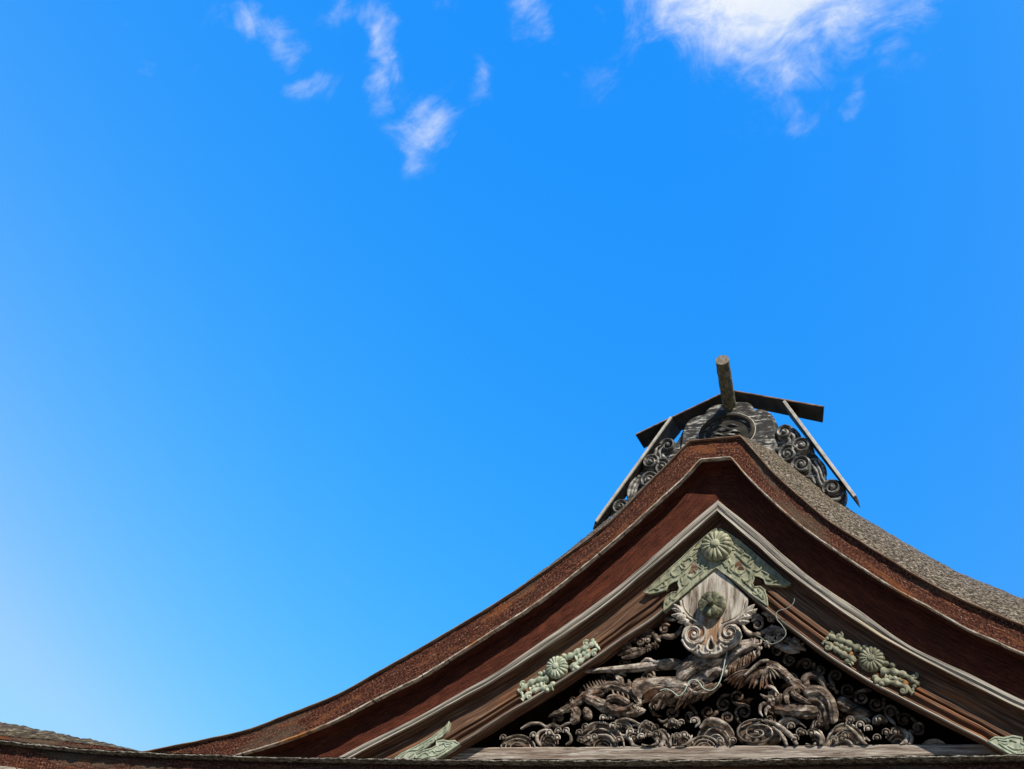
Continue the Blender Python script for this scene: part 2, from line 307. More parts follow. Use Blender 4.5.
    def chrys(s, c, Rr, H, n=16, yb=None):
        """a many-petalled chrysanthemum boss, front towards -Y"""
        c = Vector(c); nth = n * 8; rows = []
        prof = [(0, 1.0), (.12, .99), (.22, .93), (.27, .80), (.30, .70), (.34, .74), (.45, .80), (.6, .80), (.75, .72), (.88, .56), (.96, .36), (1.0, .1), (1.0, -.3)]
        for rr, hh in prof:
            row = []
            for k in range(nth + 1):
                th = 2 * math.pi * k / nth; pet = abs(math.cos(n * th / 2)); 
                gr = (pet ** .55)
                r = rr * Rr * (1 - (.09 * (1 - gr) if rr > .6 else 0)); h = hh
                if rr > .3: h = hh - .26 * (1 - gr) * min(1, (rr - .28) / .15)
                row.append(c + Vector((r * math.cos(th), -H * h, r * math.sin(th))))
            rows.append(row)
        return s.grid(rows)
    def spiral(s, c, r0, turns, start, sgn, w, flat=1., y=0., end=.12, n=None, ball=True, sx=1., lift=0.):
        """a volute: a raised ridge winding inwards to a button"""
        c = Vector(c); n = n or int(turns * 22); pts = []; rr = []
        for i in range(n + 1):
            a = i / n; r = r0 * ((1 - a) + end * a); th = start + sgn * 2 * math.pi * turns * a
            pts.append(c + Vector((sx * r * math.cos(th), y - lift * a, r * math.sin(th)))); rr.append(w * (1 - .45 * a))
        s.tube(pts, rr, 8, flat)
        if ball: s.ball(c + Vector((0, y - lift, 0)), w * 1.35, w * 1.2 * flat, w * 1.35)
        return s
    def jitter(s, amp, scale):
        for p in s.v: p += Vector(noise.noise_vector(p * scale)) * amp
        return s
    def build(s, name, mat, parent=None, smooth=50):
        me = bpy.data.meshes.new(name); me.from_pydata([tuple(p) for p in s.v], [], s.f)
        ul = me.uv_layers.new(name='UVMap'); k = 0
        for pu in s.uv:
            for u in pu: ul.data[k].uv = u; k += 1
        me.polygons.foreach_set('use_smooth', [True] * len(me.polygons))
        me.materials.append(mat); me.update()
        try: me.set_sharp_from_angle(angle=rad(smooth))
        except Exception: pass
        o = bpy.data.objects.new(name, me); col.objects.link(o)
        if parent:
            o.parent = parent
            # geometry is written in world space: keep it there under the parent
            m = Matrix.Translation(parent.location) if parent.type == 'EMPTY' else Matrix.Identity(4)
            o.matrix_parent_inverse = m.inverted()
        return o
def thing(name, label, cat, loc=(0, 0, 0), group=None):
    o = bpy.data.objects.new(name, None); col.objects.link(o); o.location = loc; o.empty_display_size = .2
    o['label'] = label; o['category'] = cat
    if group: o['group'] = group
    return o
def tag(o, label, cat, group=None):
    o['label'] = label; o['category'] = cat
    if group: o['group'] = group
    return o

def cr(pts, n):
    """Catmull-Rom through points, resampled to n equal steps"""
    P = [Vector(p) for p in pts]
    if len(P) < 3:
        return [P[0].lerp(P[-1], i / (n - 1)) for i in range(n)]
    Q = [P[0] * 2 - P[1]] + P + [P[-1] * 2 - P[-2]]; D_ = []
    for i in range(1, len(Q) - 2):
        for k in range(12):
            t = k / 12; a, b, c, d = Q[i - 1:i + 3]
            D_.append(.5 * ((2 * b) + (c - a) * t + (2 * a - 5 * b + 4 * c - d) * t * t + (3 * b - a - 3 * c + d) * t ** 3))
    D_.append(P[-1]); return resample(D_, n)
def resample(D_, n):
    L = [0]
    for a, b in zip(D_, D_[1:]): L.append(L[-1] + (b - a).length)
    out = []; j = 0
    for i in range(n):
        s_ = L[-1] * i / (n - 1)
        while j < len(L) - 2 and L[j + 1] < s_: j += 1
        d = L[j + 1] - L[j]; out.append(D_[j].lerp(D_[j + 1], 0 if d < 1e-9 else (s_ - L[j]) / d))
    return out
def px(pts, y): return [at(a, b, y) for a, b in pts]
def mirror(pts, c=-.03): return [Vector((2 * c - p[0], p[1], p[2])) for p in pts]

# ================================================================== THE SETTING
gr = MB().grid([[Vector((x, y, 0)) for x in (-400, -60, -20, 0, 20, 60, 400)] for y in (-400, -60, -20, 0, 20, 60, 400)], flip=True).build('ground', M['gravel'])
gr['kind'] = 'structure'

# ================================================================== THE TEMPLE HALL
hall = thing('temple_hall', 'temple hall gable with sweeping brown bark roof and weathered bargeboards', 'temple', (0, 0, 0))
YU, YL, YS, YB = -.38, -.15, -.22, -.045
oL = [(690.6, 442.9), (663.8, 471), (636, 499), (609.4, 525), (558, 564), (503.5, 601), (440, 639.5), (381, 673), (337.5, 697), (287.5, 717), (250, 731), (207.5, 741), (160, 750.5)]
oR = [(740.6, 438), (775, 476), (808.8, 506), (833.8, 526), (896, 565), (921, 580), (958.5, 600), (996, 616), (1024, 627.5)]
iL = [(700.6, 460), (682.5, 480), (663, 498), (645, 514.5), (630, 528), (590, 562), (541, 600.6), (496, 630), (427.5, 673.6), (401, 687.5), (370, 703), (344, 717), (312.5, 731), (281, 742.5), (250, 752)]
iR = [(731, 457.8), (750, 480), (775, 504), (800, 525.6), (822.5, 542), (858, 566), (896, 590), (926, 606), (966, 629), (996, 642), (1022, 653.8)]
tL = [(717.5, 500), (680, 532), (630, 576), (599.8, 600), (558.5, 629), (527, 651), (496, 672), (457.5, 694), (420, 715.5), (370, 740.5), (335, 758.6)]
tR = [(717.5, 500), (730, 510), (758, 532.5), (780, 552), (805, 573), (830, 591), (858, 609.5), (903.8, 642), (938, 659.5), (970, 674), (1024, 700.5)]
sL = [(717, 510.5), (680, 543), (630, 585), (611, 600.6), (558.5, 638.5), (496, 679), (457, 700.5), (420, 721), (370, 747), (347, 759)]
sR = [(717, 510.5), (739, 530), (758, 546), (780, 566), (817.5, 594), (858, 622.5), (897.5, 646), (938, 667.5), (983.5, 690.5), (1024, 710)]
bL = [(717, 568), (690.5, 590), (665, 612), (650, 623.8), (624, 640.6), (589.8, 665), (543.5, 695), (509, 715.5), (490, 727.5), (461, 745.5), (437.5, 759)]
bR = [(717, 568), (740, 588), (763, 608), (792.5, 631), (827.5, 657), (868, 682.5), (895, 697), (946, 723), (983.5, 742), (1000, 752)]
def ext(pts, more): return pts + [Vector((x, pts[-1].y, z)) for x, z in more]
def tail(pts, dx, k0, k1, n=6):
    """carry a curve on outside the picture, flattening out"""
    p, q = pts[-1], pts[-2]; s_ = (p.z - q.z) / abs(p.x - q.x); sg = 1 if p.x > q.x else -1; out = list(pts); z = p.z
    for i in range(1, n + 1):
        a = i / n; z += (s_ * (1 - a) + k1 * a) * dx / n; out.append(Vector((p.x + sg * dx * a, p.y, z)))
    return out
N = 260
def half(pts, y, length, head=None):
    """one half of a sweeping line, from the middle of the gable out to |x| = length"""
    w = px(pts, y); d = length - abs(w[-1].x)
    if d > .05: w = tail(w, d, 0, -.10)
    c = cr(w, N)
    if head is not None: c = resample([head] + c, N)
    return c
oM = at(715.6, 440.4, YU); iM = at(715.8, 458.9, YU)
XE = 8.0
lip = {-1: half(oL, YU, XE, oM), 1: half(oR, YU, XE, oM)}
inn = {-1: half(iL, YU, XE, iM), 1: half(iR, YU, XE, iM)}
trT = {-1: half(tL, YS, XE), 1: half(tR, YS, XE)}
trB = {-1: half(sL, YS, XE), 1: half(sR, YS, XE)}
bdB = {-1: half(bL, YB, XE), 1: half(bR, YB, XE)}
def sweep(mb, A, Bc, prof, sgn, jit=0., jscale=6.):
    """prof: (a, y): a runs from curve A (0) to curve B (1) and may leave that range"""
    rows = []; uvs = []; u = 0
    for i in range(len(A)):
        if i: u += (A[i] - A[i - 1]).length
        row = []; uvr = []; v = 0; last = None
        for a, y in prof:
            p = A[i].lerp(Bc[i], a) if 0 <= a <= 1 else A[i] + (Bc[i] - A[i]) * a
            p = Vector((p.x, y, p.z))
            if jit: p = p + Vector(noise.noise_vector(p * jscale)) * jit
            if last is not None: v += (p - last).length
            last = p; row.append(p); uvr.append((u + (20 if sgn > 0 else 0), v + .37 * len(mb.f) * 0))
        rows.append(row); uvs.append(uvr)
    mb.grid(rows, uvs, flip=(sgn < 0)); return mb
def seq(a0, a1, y0, y1, n): return [(a0 + (a1 - a0) * i / n, y0 + (y1 - y0) * i / n) for i in range(n + 1)]

# --- bark covering: the whole roof skin; it swells up behind the verge (the minoko curve)
H0, TAU = .74, .42
def rise(x, t):
    k = min(1., (abs(x) / .9)); k = k * k * (3 - 2 * k); k = .10 + .90 * k
    w_ = min(1., max(0., (-x - 1.6) / 2.6)); k *= 1 - .72 * w_
    return H0 * k * (1 - math.exp(-t / TAU)) + .02 * t
ts = [0, .03, .07, .12, .18, .25, .33, .42, .52, .64, .78, .95, 1.2, 1.6, 2.2, 3.2, 4.5, 6.5]
rf = MB()
for sg in (-1, 1):
    rows = []
    for p in lip[sg]:
        row = []
        for t in ts:
            q = Vector((p.x, YU + .012 + t, p.z + .022 + rise(p.x, t)))
            q.z += (noise.noise(q * 9) * .016 + noise.noise(q * 26) * .012) * min(1, t / .06)
            row.append(q)
        rows.append(row)
    rf.grid(rows, flip=(sg > 0))
roof = rf.build('roof', M['bark_top'], hall, 80)
for sg in (-1, 1):
    a = MB(); sweep(a, lip[sg], inn[sg], [(-.07, YU + .02), (-.07, YU - .035), (-.055, YU - .04), (-.03, YU - .04), (-.02, YU - .03), (-.015, YU)], sg, .0035, 5)
    a.build('verge_cap', M['lip_thin'], roof)
    a = MB(); sweep(a, lip[sg], inn[sg], [(-.03, YU + .02)] + seq(-.01, .92, YU, YU + .02, 12) + [(.96, YU + .04)], sg, .010, 13)
    a.build('bark_edge', M['bark_edge'], roof)
    a = MB(); sweep(a, lip[sg], inn[sg], [(.94, YU + .04), (.935, YU - .008), (.942, YU - .016), (.995, YU - .016), (1.005, YU - .005), (1.005, YU + .05)], sg, .0035, 7)
    a.build('edge_lath', M['lip'], roof)
    a = MB(); sweep(a, inn[sg], trT[sg], [(.0, YU + .045), (.0, YL - .02), (-.06, YL)] + seq(0, 1.06, YL, YL + .02, 8), sg, .012, 6)
    a.build('under_layer', M['bark_dark'], roof)

# --- bargeboards with their silver trim
for sg, side in ((-1, 'left'), (1, 'right')):
    # board: flat upper field, two beads, recessed strip, pale bottom lip, underside
    yb = YB
    prof = [(-.005, YS + .02), (-.005, yb - .02), (.01, yb), (.50, yb), (.515, yb - .02), (.56, yb - .036), (.625, yb - .036), (.645, yb - .02), (.65, yb + .03), (.685, yb + .03), (.69, yb - .025), (.72, yb - .042), (.77, yb - .042), (.79, yb - .03),
            (.795, yb + .0), (.90, yb + .0), (.905, yb - .04), (.93, yb - .05), (.985, yb - .05), (1.0, yb - .035), (1.0, yb + .15), (.9, yb + .17)]
    a = MB(); sweep(a, trB[sg], bdB[sg], prof, sg, .004, 5)
    bb = a.build('bargeboard', M['board'], hall, 35)
    a = MB(); sweep(a, trB[sg], bdB[sg], [(.955, yb - .045), (.958, yb - .060), (.975, yb - .066), (.996, yb - .062), (1.002, yb - .05), (1.002, yb - .03)], sg, .002, 5); a.build('edge_bead', M['trim'], bb, 50)
    a = MB(); sweep(a, trT[sg], trB[sg], [(-.05, YL + .03), (-.02, YS + .012), (.04, YS), (.40, YS - .004), (.56, YS + .006), (.60, YS + .022), (.66, YS + .024), (.70, YS + .006), (.96, YS), (1.0, YS + .012), (.995, YS + .03)], sg, .003, 5)
    a.build('trim_strip', M['trim'], bb, 35)
# --- gable wall behind the carvings, and ceiling boards of the niche
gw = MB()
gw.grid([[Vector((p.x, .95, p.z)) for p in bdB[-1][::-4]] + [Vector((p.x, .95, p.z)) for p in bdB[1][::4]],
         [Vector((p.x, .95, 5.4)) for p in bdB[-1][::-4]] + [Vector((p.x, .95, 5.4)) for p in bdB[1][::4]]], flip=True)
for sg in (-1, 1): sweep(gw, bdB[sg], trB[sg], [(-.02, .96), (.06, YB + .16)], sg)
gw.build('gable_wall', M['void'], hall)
# --- tie beam
DEEP = .17
bt = [at(470, 746, .26), at(560, 746, .26), at(700, 746, .26), at(850, 744.6, .26), at(980, 743, .26)]
zt = (at(600, 746, .26).z + at(900, 743.9, .26).z) / 2; zb = at(720, 761, .26).z - .12
bm = MB(); rows = []; 
for i in range(121):
    x = -5.2 + 10.4 * i / 120
    wz = noise.noise(Vector((x * 1.7, 0, 0))) * .012
    rows.append([Vector((x, .9, zt + .0)), Vector((x, .115, zt + wz * .4)), Vector((x, .092, zt - .02 + wz * .4)), Vector((x, .088, (zt + zb) / 2)), Vector((x, .092, zb)), Vector((x, .9, zb))])
bm.grid(rows).jitter(.004, 6).build('tie_beam', M['beam'], hall, 40)

DEEP = 0.0
# --- lower roof with its front eave
YE = -2.3
eL = [(-260, 690), (-120, 722), (0, 740.5), (64, 747.5), (128, 752), (248, 756.8), (378, 759.3), (498, 760.4), (618, 761), (728, 760.4), (848, 758.3), (948, 756.8), (1024, 755.2)]
ew = px(eL, YE); ew = tail(ew, 5.0, 0, .02)
ev = cr(ew, 520)
lowerR = MB(); rows = []
for p in ev:
    rows.append([Vector((p.x, YE + .02 + t, p.z + .02 + .10 * t + .0 * t * t)) for t in (0, .1, .3, .6, 1.0, 1.6, 2.2, 2.55)])
lower = lowerR.grid(rows).jitter(.01, 12).build('lower_roof', M['bark_top'], hall, 80)
a = MB(); rows = []; rows2 = []; uv2 = []; rows3 = []; rows4 = []; u = 0
for i, p in enumerate(ev):
    if i: u += (p - ev[i - 1]).length
    j = noise.noise(p * 5) * .02 + noise.noise(p * 19) * .016 + noise.noise(p * 47) * .010; k = noise.noise(p * 13 + Vector((9, 0, 0))) * .014 + noise.noise(p * 31 + Vector((9, 0, 0))) * .012
    rows.append([p + Vector((0, .25, .03)), p + Vector((0, .04, .006 + j * .5)), p + Vector((0, -.02 + k, .0 + j * .5)), p + Vector((0, -.03 + k, -.012 + j * .4)), p + Vector((0, -.02, -.020 + k * .4)), p + Vector((0, .03, -.024)), p + Vector((0, .16, -.03))])
    q = [p + Vector((0, .10, -.02))] + [p + Vector((0, .05 + .02 * s_, -.02 - .26 * s_)) for s_ in (.15, .3, .5, .7, .85, 1)]
    rows2.append(q); uv2.append([(u, -.3 * s_) for s_ in (0, .15, .3, .5, .7, .85, 1)])
    rows3.append([p + Vector((0, .08, -.29)), p + Vector((0, .03, -.29 + j * .3)), p + Vector((0, .03, -.33)), p + Vector((0, .3, -.335))]); rows4.append([p + Vector((0, .29, -.333)), p + Vector((0, 1.6, -.22)), p + Vector((0, 3.4, -.06))])
a.grid(rows).build('eave_lip', M['moss_edge'], lower, 70)
MB().grid(rows2, uv2).jitter(.008, 14).build('eave_bark_edge', M['bark_edge'], lower, 70)
MB().grid(rows3, [[(i * .03, v * .1) for v in range(4)] for i in range(len(rows3))]).build('eave_lath', M['lip'], lower, 40)
MB().grid(rows4, [[(v * 1.6, i * .05) for v in range(3)] for i in range(len(rows4))]).build('soffit', M['board'], lower, 40)
# mossy corner hip that rises on the left, behind the eave
YH = -1.7
DEEP = -.62
hp = px([(-240, 655), (-120, 690), (-40, 711), (0, 720.5), (32, 727), (64, 735), (96, 743), (128, 748.6), (146, 751), (175, 754)], YH)
DEEP = 0.
he = px([(-240, 690), (-120, 718), (-40, 733), (0, 735.5), (32, 738), (64, 741), (96, 745), (128, 749.4), (146, 752.5), (175, 757)], YH)
hc = cr(hp, 160); hd = cr(he, 160)
a = MB(); rows = []; rw = []; uvr = []; u = 0
for i, (p, q) in enumerate(zip(hc, hd)):
    if i: u += (p - hc[i - 1]).length
    tp = min(1, max(0, (-6.9 - p.x) / 1.2)); j = (noise.noise(p * 6) * .03 + noise.noise(p * 17) * .022) * (.2 + .8 * tp) - .02
    rows.append([Vector((q.x, YH + .0, q.z)), q.lerp(p, .25) + Vector((0, 0, .05 * tp + j * .4)), q.lerp(p, .55) + Vector((0, 0, .06 * tp + j * .8)), q.lerp(p, .85) + Vector((0, 0, .03 * tp + j)), p + Vector((0, 0, j)), p + Vector((0, .4, -.02)), p + Vector((0, 1.0, -.25))])
    rw.append([Vector((q.x, YH + .005, q.z + .0)), Vector((q.x, YH + .0, q.z - .06)), Vector((q.x, YH + .03, q.z - .16)), Vector((q.x, YH + .1, q.z - .4))]); uvr.append([(u, -.06 * s_) for s_ in range(4)])
a.grid(rows).jitter(.008, 22).build('corner_hip', M['moss'], lower, 80)
MB().grid(rw, uvr).jitter(.006, 14).build('corner_bark_edge', M['bark_edge'], lower, 70)
# hall body below the eaves
wz = ev[len(ev) // 2].z - .03
a = MB()
for (x0, x1, y0, y1) in ((-8.5, 8.5, .6, .9),):
    a.prism([(x0, 0), (x1, 0), (x1, wz), (x0, wz)], y0, y1, .01)
a.build('hall_wall', M['plaster'], hall)
for i in range(7):
    x = -8.1 + 16.2 * i / 6
    MB().tube([Vector((x, .45, 0)), Vector((x, .45, wz))], .2, 16, 1, (0, 1, 0)).build('column', M['board'], hall)

# ================================================================== RIDGE END
YO = .05
orn = thing('ridge_ornament', 'blackened carved cloud ornament with silver flakes crowning the ridge end', 'roof ornament', tuple(at(728, 440, YO)))
cl = [(679, 452), (680.5, 440), (681, 434), (683, 428), (687, 421), (693, 416.5), (699, 414.5), (704, 413), (706.5, 409), (711, 405.5), (717, 403.5), (723, 403), (729, 402), (736, 401), (744, 401), (749, 402.3), (752, 405.2), (753, 408.3),
      (758, 408), (764, 409), (769, 411.5), (773, 416), (775.3, 421), (776.2, 428), (776, 436), (777, 446), (776, 462), (728, 455)]
cw = px(cl, YO); dn = at(728, 462, YO).z
poly = [p for p in cr(cw[:-2], 70)] + [Vector((.60, YO, dn - .3)), Vector((-.55, YO, dn - .3))]
bd = MB().prism(poly, YO, YO + .16, .03).build('cloud_board', M['ink'], orn, 45)
mc = at(727, 433, YO); mr = .345
def ell(c, rx, rz, y, n=48): return [Vector((c.x + rx * math.cos(2 * math.pi * i / n), y, c.z + rz * math.sin(2 * math.pi * i / n))) for i in range(n + 1)]
md = MB().tube(ell(mc, mr, .262, YO - .018), .034, 8, .9, cap=False).build('medallion_rim', M['plank'], bd)
MB().tube(ell(mc, mr * 1.09, .292, YO - .012), .011, 8, .9, cap=False).build('medallion_bead', M['plank_edge'], bd)
a = MB()
a.prism(ell(mc, mr * .84, .205, 0)[:-1], YO - .006, YO + .02, .004)
a.build('medallion_field', M['plank'], bd)
a = MB()
for i in range(16):
    z = mc.z + random.uniform(-.12, .15); x = mc.x + random.uniform(-.26, .08)
    a.tube(cr([Vector((x, YO - .008, z)), Vector((x + .07, YO - .02, z + .02)), Vector((x + .17, YO - .008, z + random.uniform(-.02, .02)))], 8), [.005, .012, .016, .018, .016, .014, .01, .004], 6, .9)
a.build('cloud_relief', M['ink'], bd)
wing = [(771, 417), (776, 428), (779, 431), (783, 426.5), (789, 426), (796, 429), (800, 436), (808, 440), (812, 445), (813.5, 452), (817.5, 456), (821, 463), (824, 473), (827, 480), (832, 478.5), (839, 480.5), (844, 486), (845.5, 494), (843.5, 502), (840, 508), (832, 512), (815, 502), (795, 488), (770, 470), (752, 452), (752, 436)]
spir = [(784.4, 433.4, 8.2, 1.5, 20, 1), (801.9, 446.8, 9.2, 2.0, 200, -1), (788.2, 455, 10.2, 2.1, 30, 1), (801.9, 465.8, 10.2, 2.0, 190, -1), (832.3, 488.6, 9.6, 1.9, 215, -1)]
curl = [[(796, 431), (799, 437), (798, 444)], [(790, 433), (794, 437), (792, 444)], [(787, 437), (790, 442), (786, 446)], [(762, 441), (765, 438), (769, 441), (768, 446)], [(770, 444), (773, 449), (779, 450), (785, 446)],
        [(758, 452), (764, 452), (768, 457), (774, 462)], [(768, 453), (775, 459), (778, 464)], [(818, 459), (823, 466), (825, 474), (824, 482)], [(812, 465), (817, 472), (819, 481), (824, 489), (832, 495), (840, 494)],
        [(815, 461), (819, 468), (822, 478), (827, 485)], [(797, 476), (804, 481), (812, 488), (820, 494)], [(806, 477), (812, 478), (815, 484)], [(822, 496), (831, 500), (839, 499), (843, 493)], [(772, 466), (780, 470), (788, 476)], [(784, 470), (792, 475), (799, 483)]]
axo = .03
for sg in (1, -1):
    mp_ = (lambda L_: L_) if sg > 0 else (lambda L_: mirror(L_, axo))
    wp = mp_(px(wing, YO + .05))
    wbm = MB().prism(cr(wp + [wp[0]], 110)[:-1], YO + .05, YO + .17, .015)
    wb = wbm.build('wing_board', M['ink'], orn, 45)
    for (cx_, cy_, r, tn, st, dr) in spir:
        s_ = mpp(cx_, cy_, YO) ; c = mp_([at(cx_, cy_, YO + .02)])[0]; a = MB()
        a.prism([Vector((c.x + r * s_ * .98 * math.cos(t), 0, c.z + r * s_ * .98 * math.sin(t))) for t in [2 * math.pi * i / 24 for i in range(24)]], YO + .02, YO + .10, .02)
        st_ = rad(st) if sg > 0 else math.pi - rad(st)
        a.spiral(c, r * s_, tn, st_, dr * sg, 1.9 * s_, 1.6, -.012, lift=.02)
        a.build('scroll', M['ink_scroll'], wb)
    a = MB()
    for cu in curl:
        w = mp_(px(cu, YO + .035)); w = cr(w, 14); s_ = mpp(800, 450, YO)
        a.tube(w, [s_ * 2.1 * (.35 + .65 * math.sin(math.pi * (.1 + .8 * i / 13))) for i in range(14)], 8, 1.1)
    a.build('curl_relief', M['ink_scroll'], wb)
# ridge canopy: two sloping planks and two side planks
rc = thing('ridge_canopy', 'dark plank canopy roofing the black cloud ornament on the ridge', 'canopy', tuple(at(728, 392, YO)))
yf, yk = .01, .36
apex = at(729, 390.5, yf)
for sg, e in ((-1, at(635.5, 435, yf)), (1, at(823.3, 407.2, yf))):
    d = (e - apex).normalized(); up = Vector((-d.z, 0, d.x)) * (1 if d.x > 0 else -1); th = .024
    a = MB(); p0 = apex; n0 = [p0, e, e + up * th, p0 + up * th]
    a.prism([(p.x, p.z) for p in n0], yf + .012, yk, .004)
    bk = at(643.8, 450, yk) if sg < 0 else at(822.5, 427.5, yk)
    for q in a.v:
        if q.y > yk - .01 and abs(q.x - e.x) < .06: q.x += bk.x - e.x
    cb = a.build('cover_board', M['plank'], rc, 30)
    MB().prism([(p.x, p.z) for p in (p0 + up * .003, e + up * .003, e + up * (th - .003), p0 + up * (th - .003))], yf, yf + .011, .003).build('board_edge', M['lip_thin'], cb)
for sg, t0, t1 in ((-1, (671.3, 418.5), (596.8, 522)), (1, (783, 402.5), (853.2, 497))):
    p0, p1 = at(*t0, yf - .02), at(*t1, yf - .02); d = (p1 - p0).normalized(); out = Vector((-d.z, 0, d.x)) * (1 if sg < 0 else -1)
    if out.x * sg < 0: out = -out
    th = .042; tip = p1 + d * .10 + out * .004
    a = MB().prism([(p.x, p.z) for p in (p0 - d * .02, p1 + d * .03, tip, p1 + out * th, p0 + out * th - d * .02)], yf + .0, yk, .004)
    for q in a.v:
        if q.y > yk - .01 and (q - p1).dot(d) > -.12: q.y = yf + .12
    sb = a.build('side_board', M['plank'], rc, 30)
    MB().prism([(p.x, p.z) for p in (p0 - d * .02 + out * .002, p1 + out * .002, p1 + out * (th - .002), p0 + out * (th - .002) - d * .02)], yf - .022, yf - .001, .004).jitter(.002, 20).build('pale_edge', M['plank_edge'], sb)
# ridge log
lb, lt = at(729.5, 406, YO + .02), at(722.2, 360, -.74)
dl = (lt - lb).normalized(); pts = [lb + (lt - lb) * (i / 26) for i in range(27)]
def barklog(mb, pts, r, n=28):
    rows = []
    x = dl.cross(Vector((0, 0, 1))).normalized(); z = x.cross(dl)
    for i, p in enumerate(pts):
        row = []
        for k in range(n + 1):
            th = 2 * math.pi * (k % n) / n; o_ = x * math.cos(th) + z * math.sin(th)
            rr = r * (1 + .07 * noise.noise((p + o_ * r) * 14) + .05 * noise.noise((p + o_ * r) * 40))
            row.append(p + o_ * rr)
        rows.append(row)
    mb.grid(rows); return rows[-1]
a = MB(); last = barklog(a, pts, .088)
lg = a.build('ridge_log', M['log'], None, 70)
tag(lg, 'round lichened log jutting up from top of the black ridge ornament', 'log')
a = MB(); cN = lt + dl * .004
for r_ in (1,): a.grid([[cN] * len(last), [cN + (p - lt) * .6 for p in last], [p + dl * .002 for p in last]], flip=True)
a.build('sawn_end', M['log_end'], lg, 70)

# ================================================================== COPPER FITTINGS ON THE BARGEBOARDS
FG = 'green copper fittings on the bargeboards'
axb = at(717, 567.5, YB - .04).x
def plate(mb, pts, y, th=.03, rim=.010, n=60):
    p = cr(pts + [pts[0]], n)[:-1]
    mb.prism(p, y - th, y + .01, .006); mb.tube([Vector((q.x, y - th, q.z)) for q in p + [p[0]]], rim, 6, .8, cap=False); return p
ap = thing('apex_fitting', 'green copper chevron with large chrysanthemum crest under the gable peak', 'copper fitting', tuple(at(717, 546, YB)), FG)
armP = [(717, 529), (711, 532.5), (696, 545), (681, 559), (665, 574), (652, 586), (644, 593), (650, 594), (658, 592.5), (666, 590.5), (668.5, 586), (674, 582), (679.5, 580.5), (678.5, 584), (679.8, 588.5), (678, 592), (672, 592.5), (667, 596), (664.5, 604), (663.6, 611.5), (676, 601.5), (695, 585), (717, 567.5)]
engr = [[(706, 545), (698, 552), (692, 557), (684, 562), (676, 569)], [(672, 577), (664, 582), (656, 588), (650, 591)], [(700, 556), (695, 560), (688, 568), (682, 573)], [(714, 560), (708, 566), (700, 573), (692, 580)], [(688, 585), (680, 592), (674, 598), (668, 605)], [(703, 557), (707, 560), (712, 558)], [(680, 566), (685, 570), (690, 566)], [(699, 567), (704, 571), (700, 576)],
        [(708, 541), (702, 546), (704, 551), (699, 553)], [(697, 551), (691, 556), (693, 561), (698, 559)], [(688, 559), (683, 563), (686, 567)], [(677, 569), (672, 573), (675, 577), (680, 575)], [(660, 584), (664, 582), (666, 586), (661, 588)],
        [(705, 562), (702, 566), (706, 569), (709, 566)], [(694, 570), (697, 574), (693, 578), (688, 576)], [(686, 574), (682, 578), (683, 584)], [(690, 582), (686, 586), (682, 584)], [(674, 594), (671, 598), (675, 600), (678, 597)], [(712, 552), (708, 555), (711, 559)], [(668, 600), (667, 605)], [(700, 548), (694, 550)], [(655, 589), (660, 590)]]
holeP = [(692, 563.5), (697, 565.5), (697.5, 569), (693.5, 572.5), (688, 573.5), (690.5, 569)]
for sg in (-1, 1):
    mp_ = (lambda L_: L_) if sg < 0 else (lambda L_: mirror(L_, axb))
    a = MB(); y = YB - .058
    P_ = [p for p in mp_(px(armP, y))]
    lw = [P_[i].lerp(P_[i + 1], t) for i in range(len(P_) - 1) for t in ((0,) if (P_[i + 1] - P_[i]).length < .06 else (0, .33, .66))] + [P_[-1]]
    P_ = [q + Vector(noise.noise_vector(q * 9)) * .010 for q in lw]
    for q in P_: q.y = y
    a.prism(P_, y - .012, y + .07, .006); a.tube([Vector((q.x, y - .012, q.z)) for q in P_ + [P_[0]]], .010, 6, 1.0, cap=False)
    for e_ in engr:
        w = cr(mp_(px(e_, y)), 12); a.tube([Vector((q.x, y - .012, q.z)) for q in w], [.005 + .010 * math.sin(math.pi * (.1 + .8 * i / 11)) for i in range(12)], 6, 1.3)
    o = a.build('chevron_arm', M['copper'], ap, 40)
    h_ = mp_(px(holeP, y - .016)); MB().prism(cr(h_ + [h_[0]], 24)[:-1], y - .015, y - .006, .002).build('opening_inlay', M['board'], o)
    for h2 in ([(669, 588), (673, 584.5), (677.5, 583.5), (677, 588), (673, 590.5)], [(701, 549.5), (704.5, 548), (705, 551), (702, 552.5)]):
        h_ = mp_(px(h2, y - .016)); MB().prism(cr(h_ + [h_[0]], 24)[:-1], y - .015, y - .006, .002).build('opening_inlay', M['void'], o)  # near-black inlays paint the shade of openings on the uncut plate
c = at(716.8, 546.5, YB - .09)
MB().prism([Vector((c.x + .19 * math.cos(t), 0, c.z + .19 * math.sin(t))) for t in [2 * math.pi * i / 40 for i in range(40)]], YB - .12, YB - .04, .01).chrys(Vector((c.x, YB - .11, c.z)), .198, .095).build('crest', M['copper'], ap, 60)
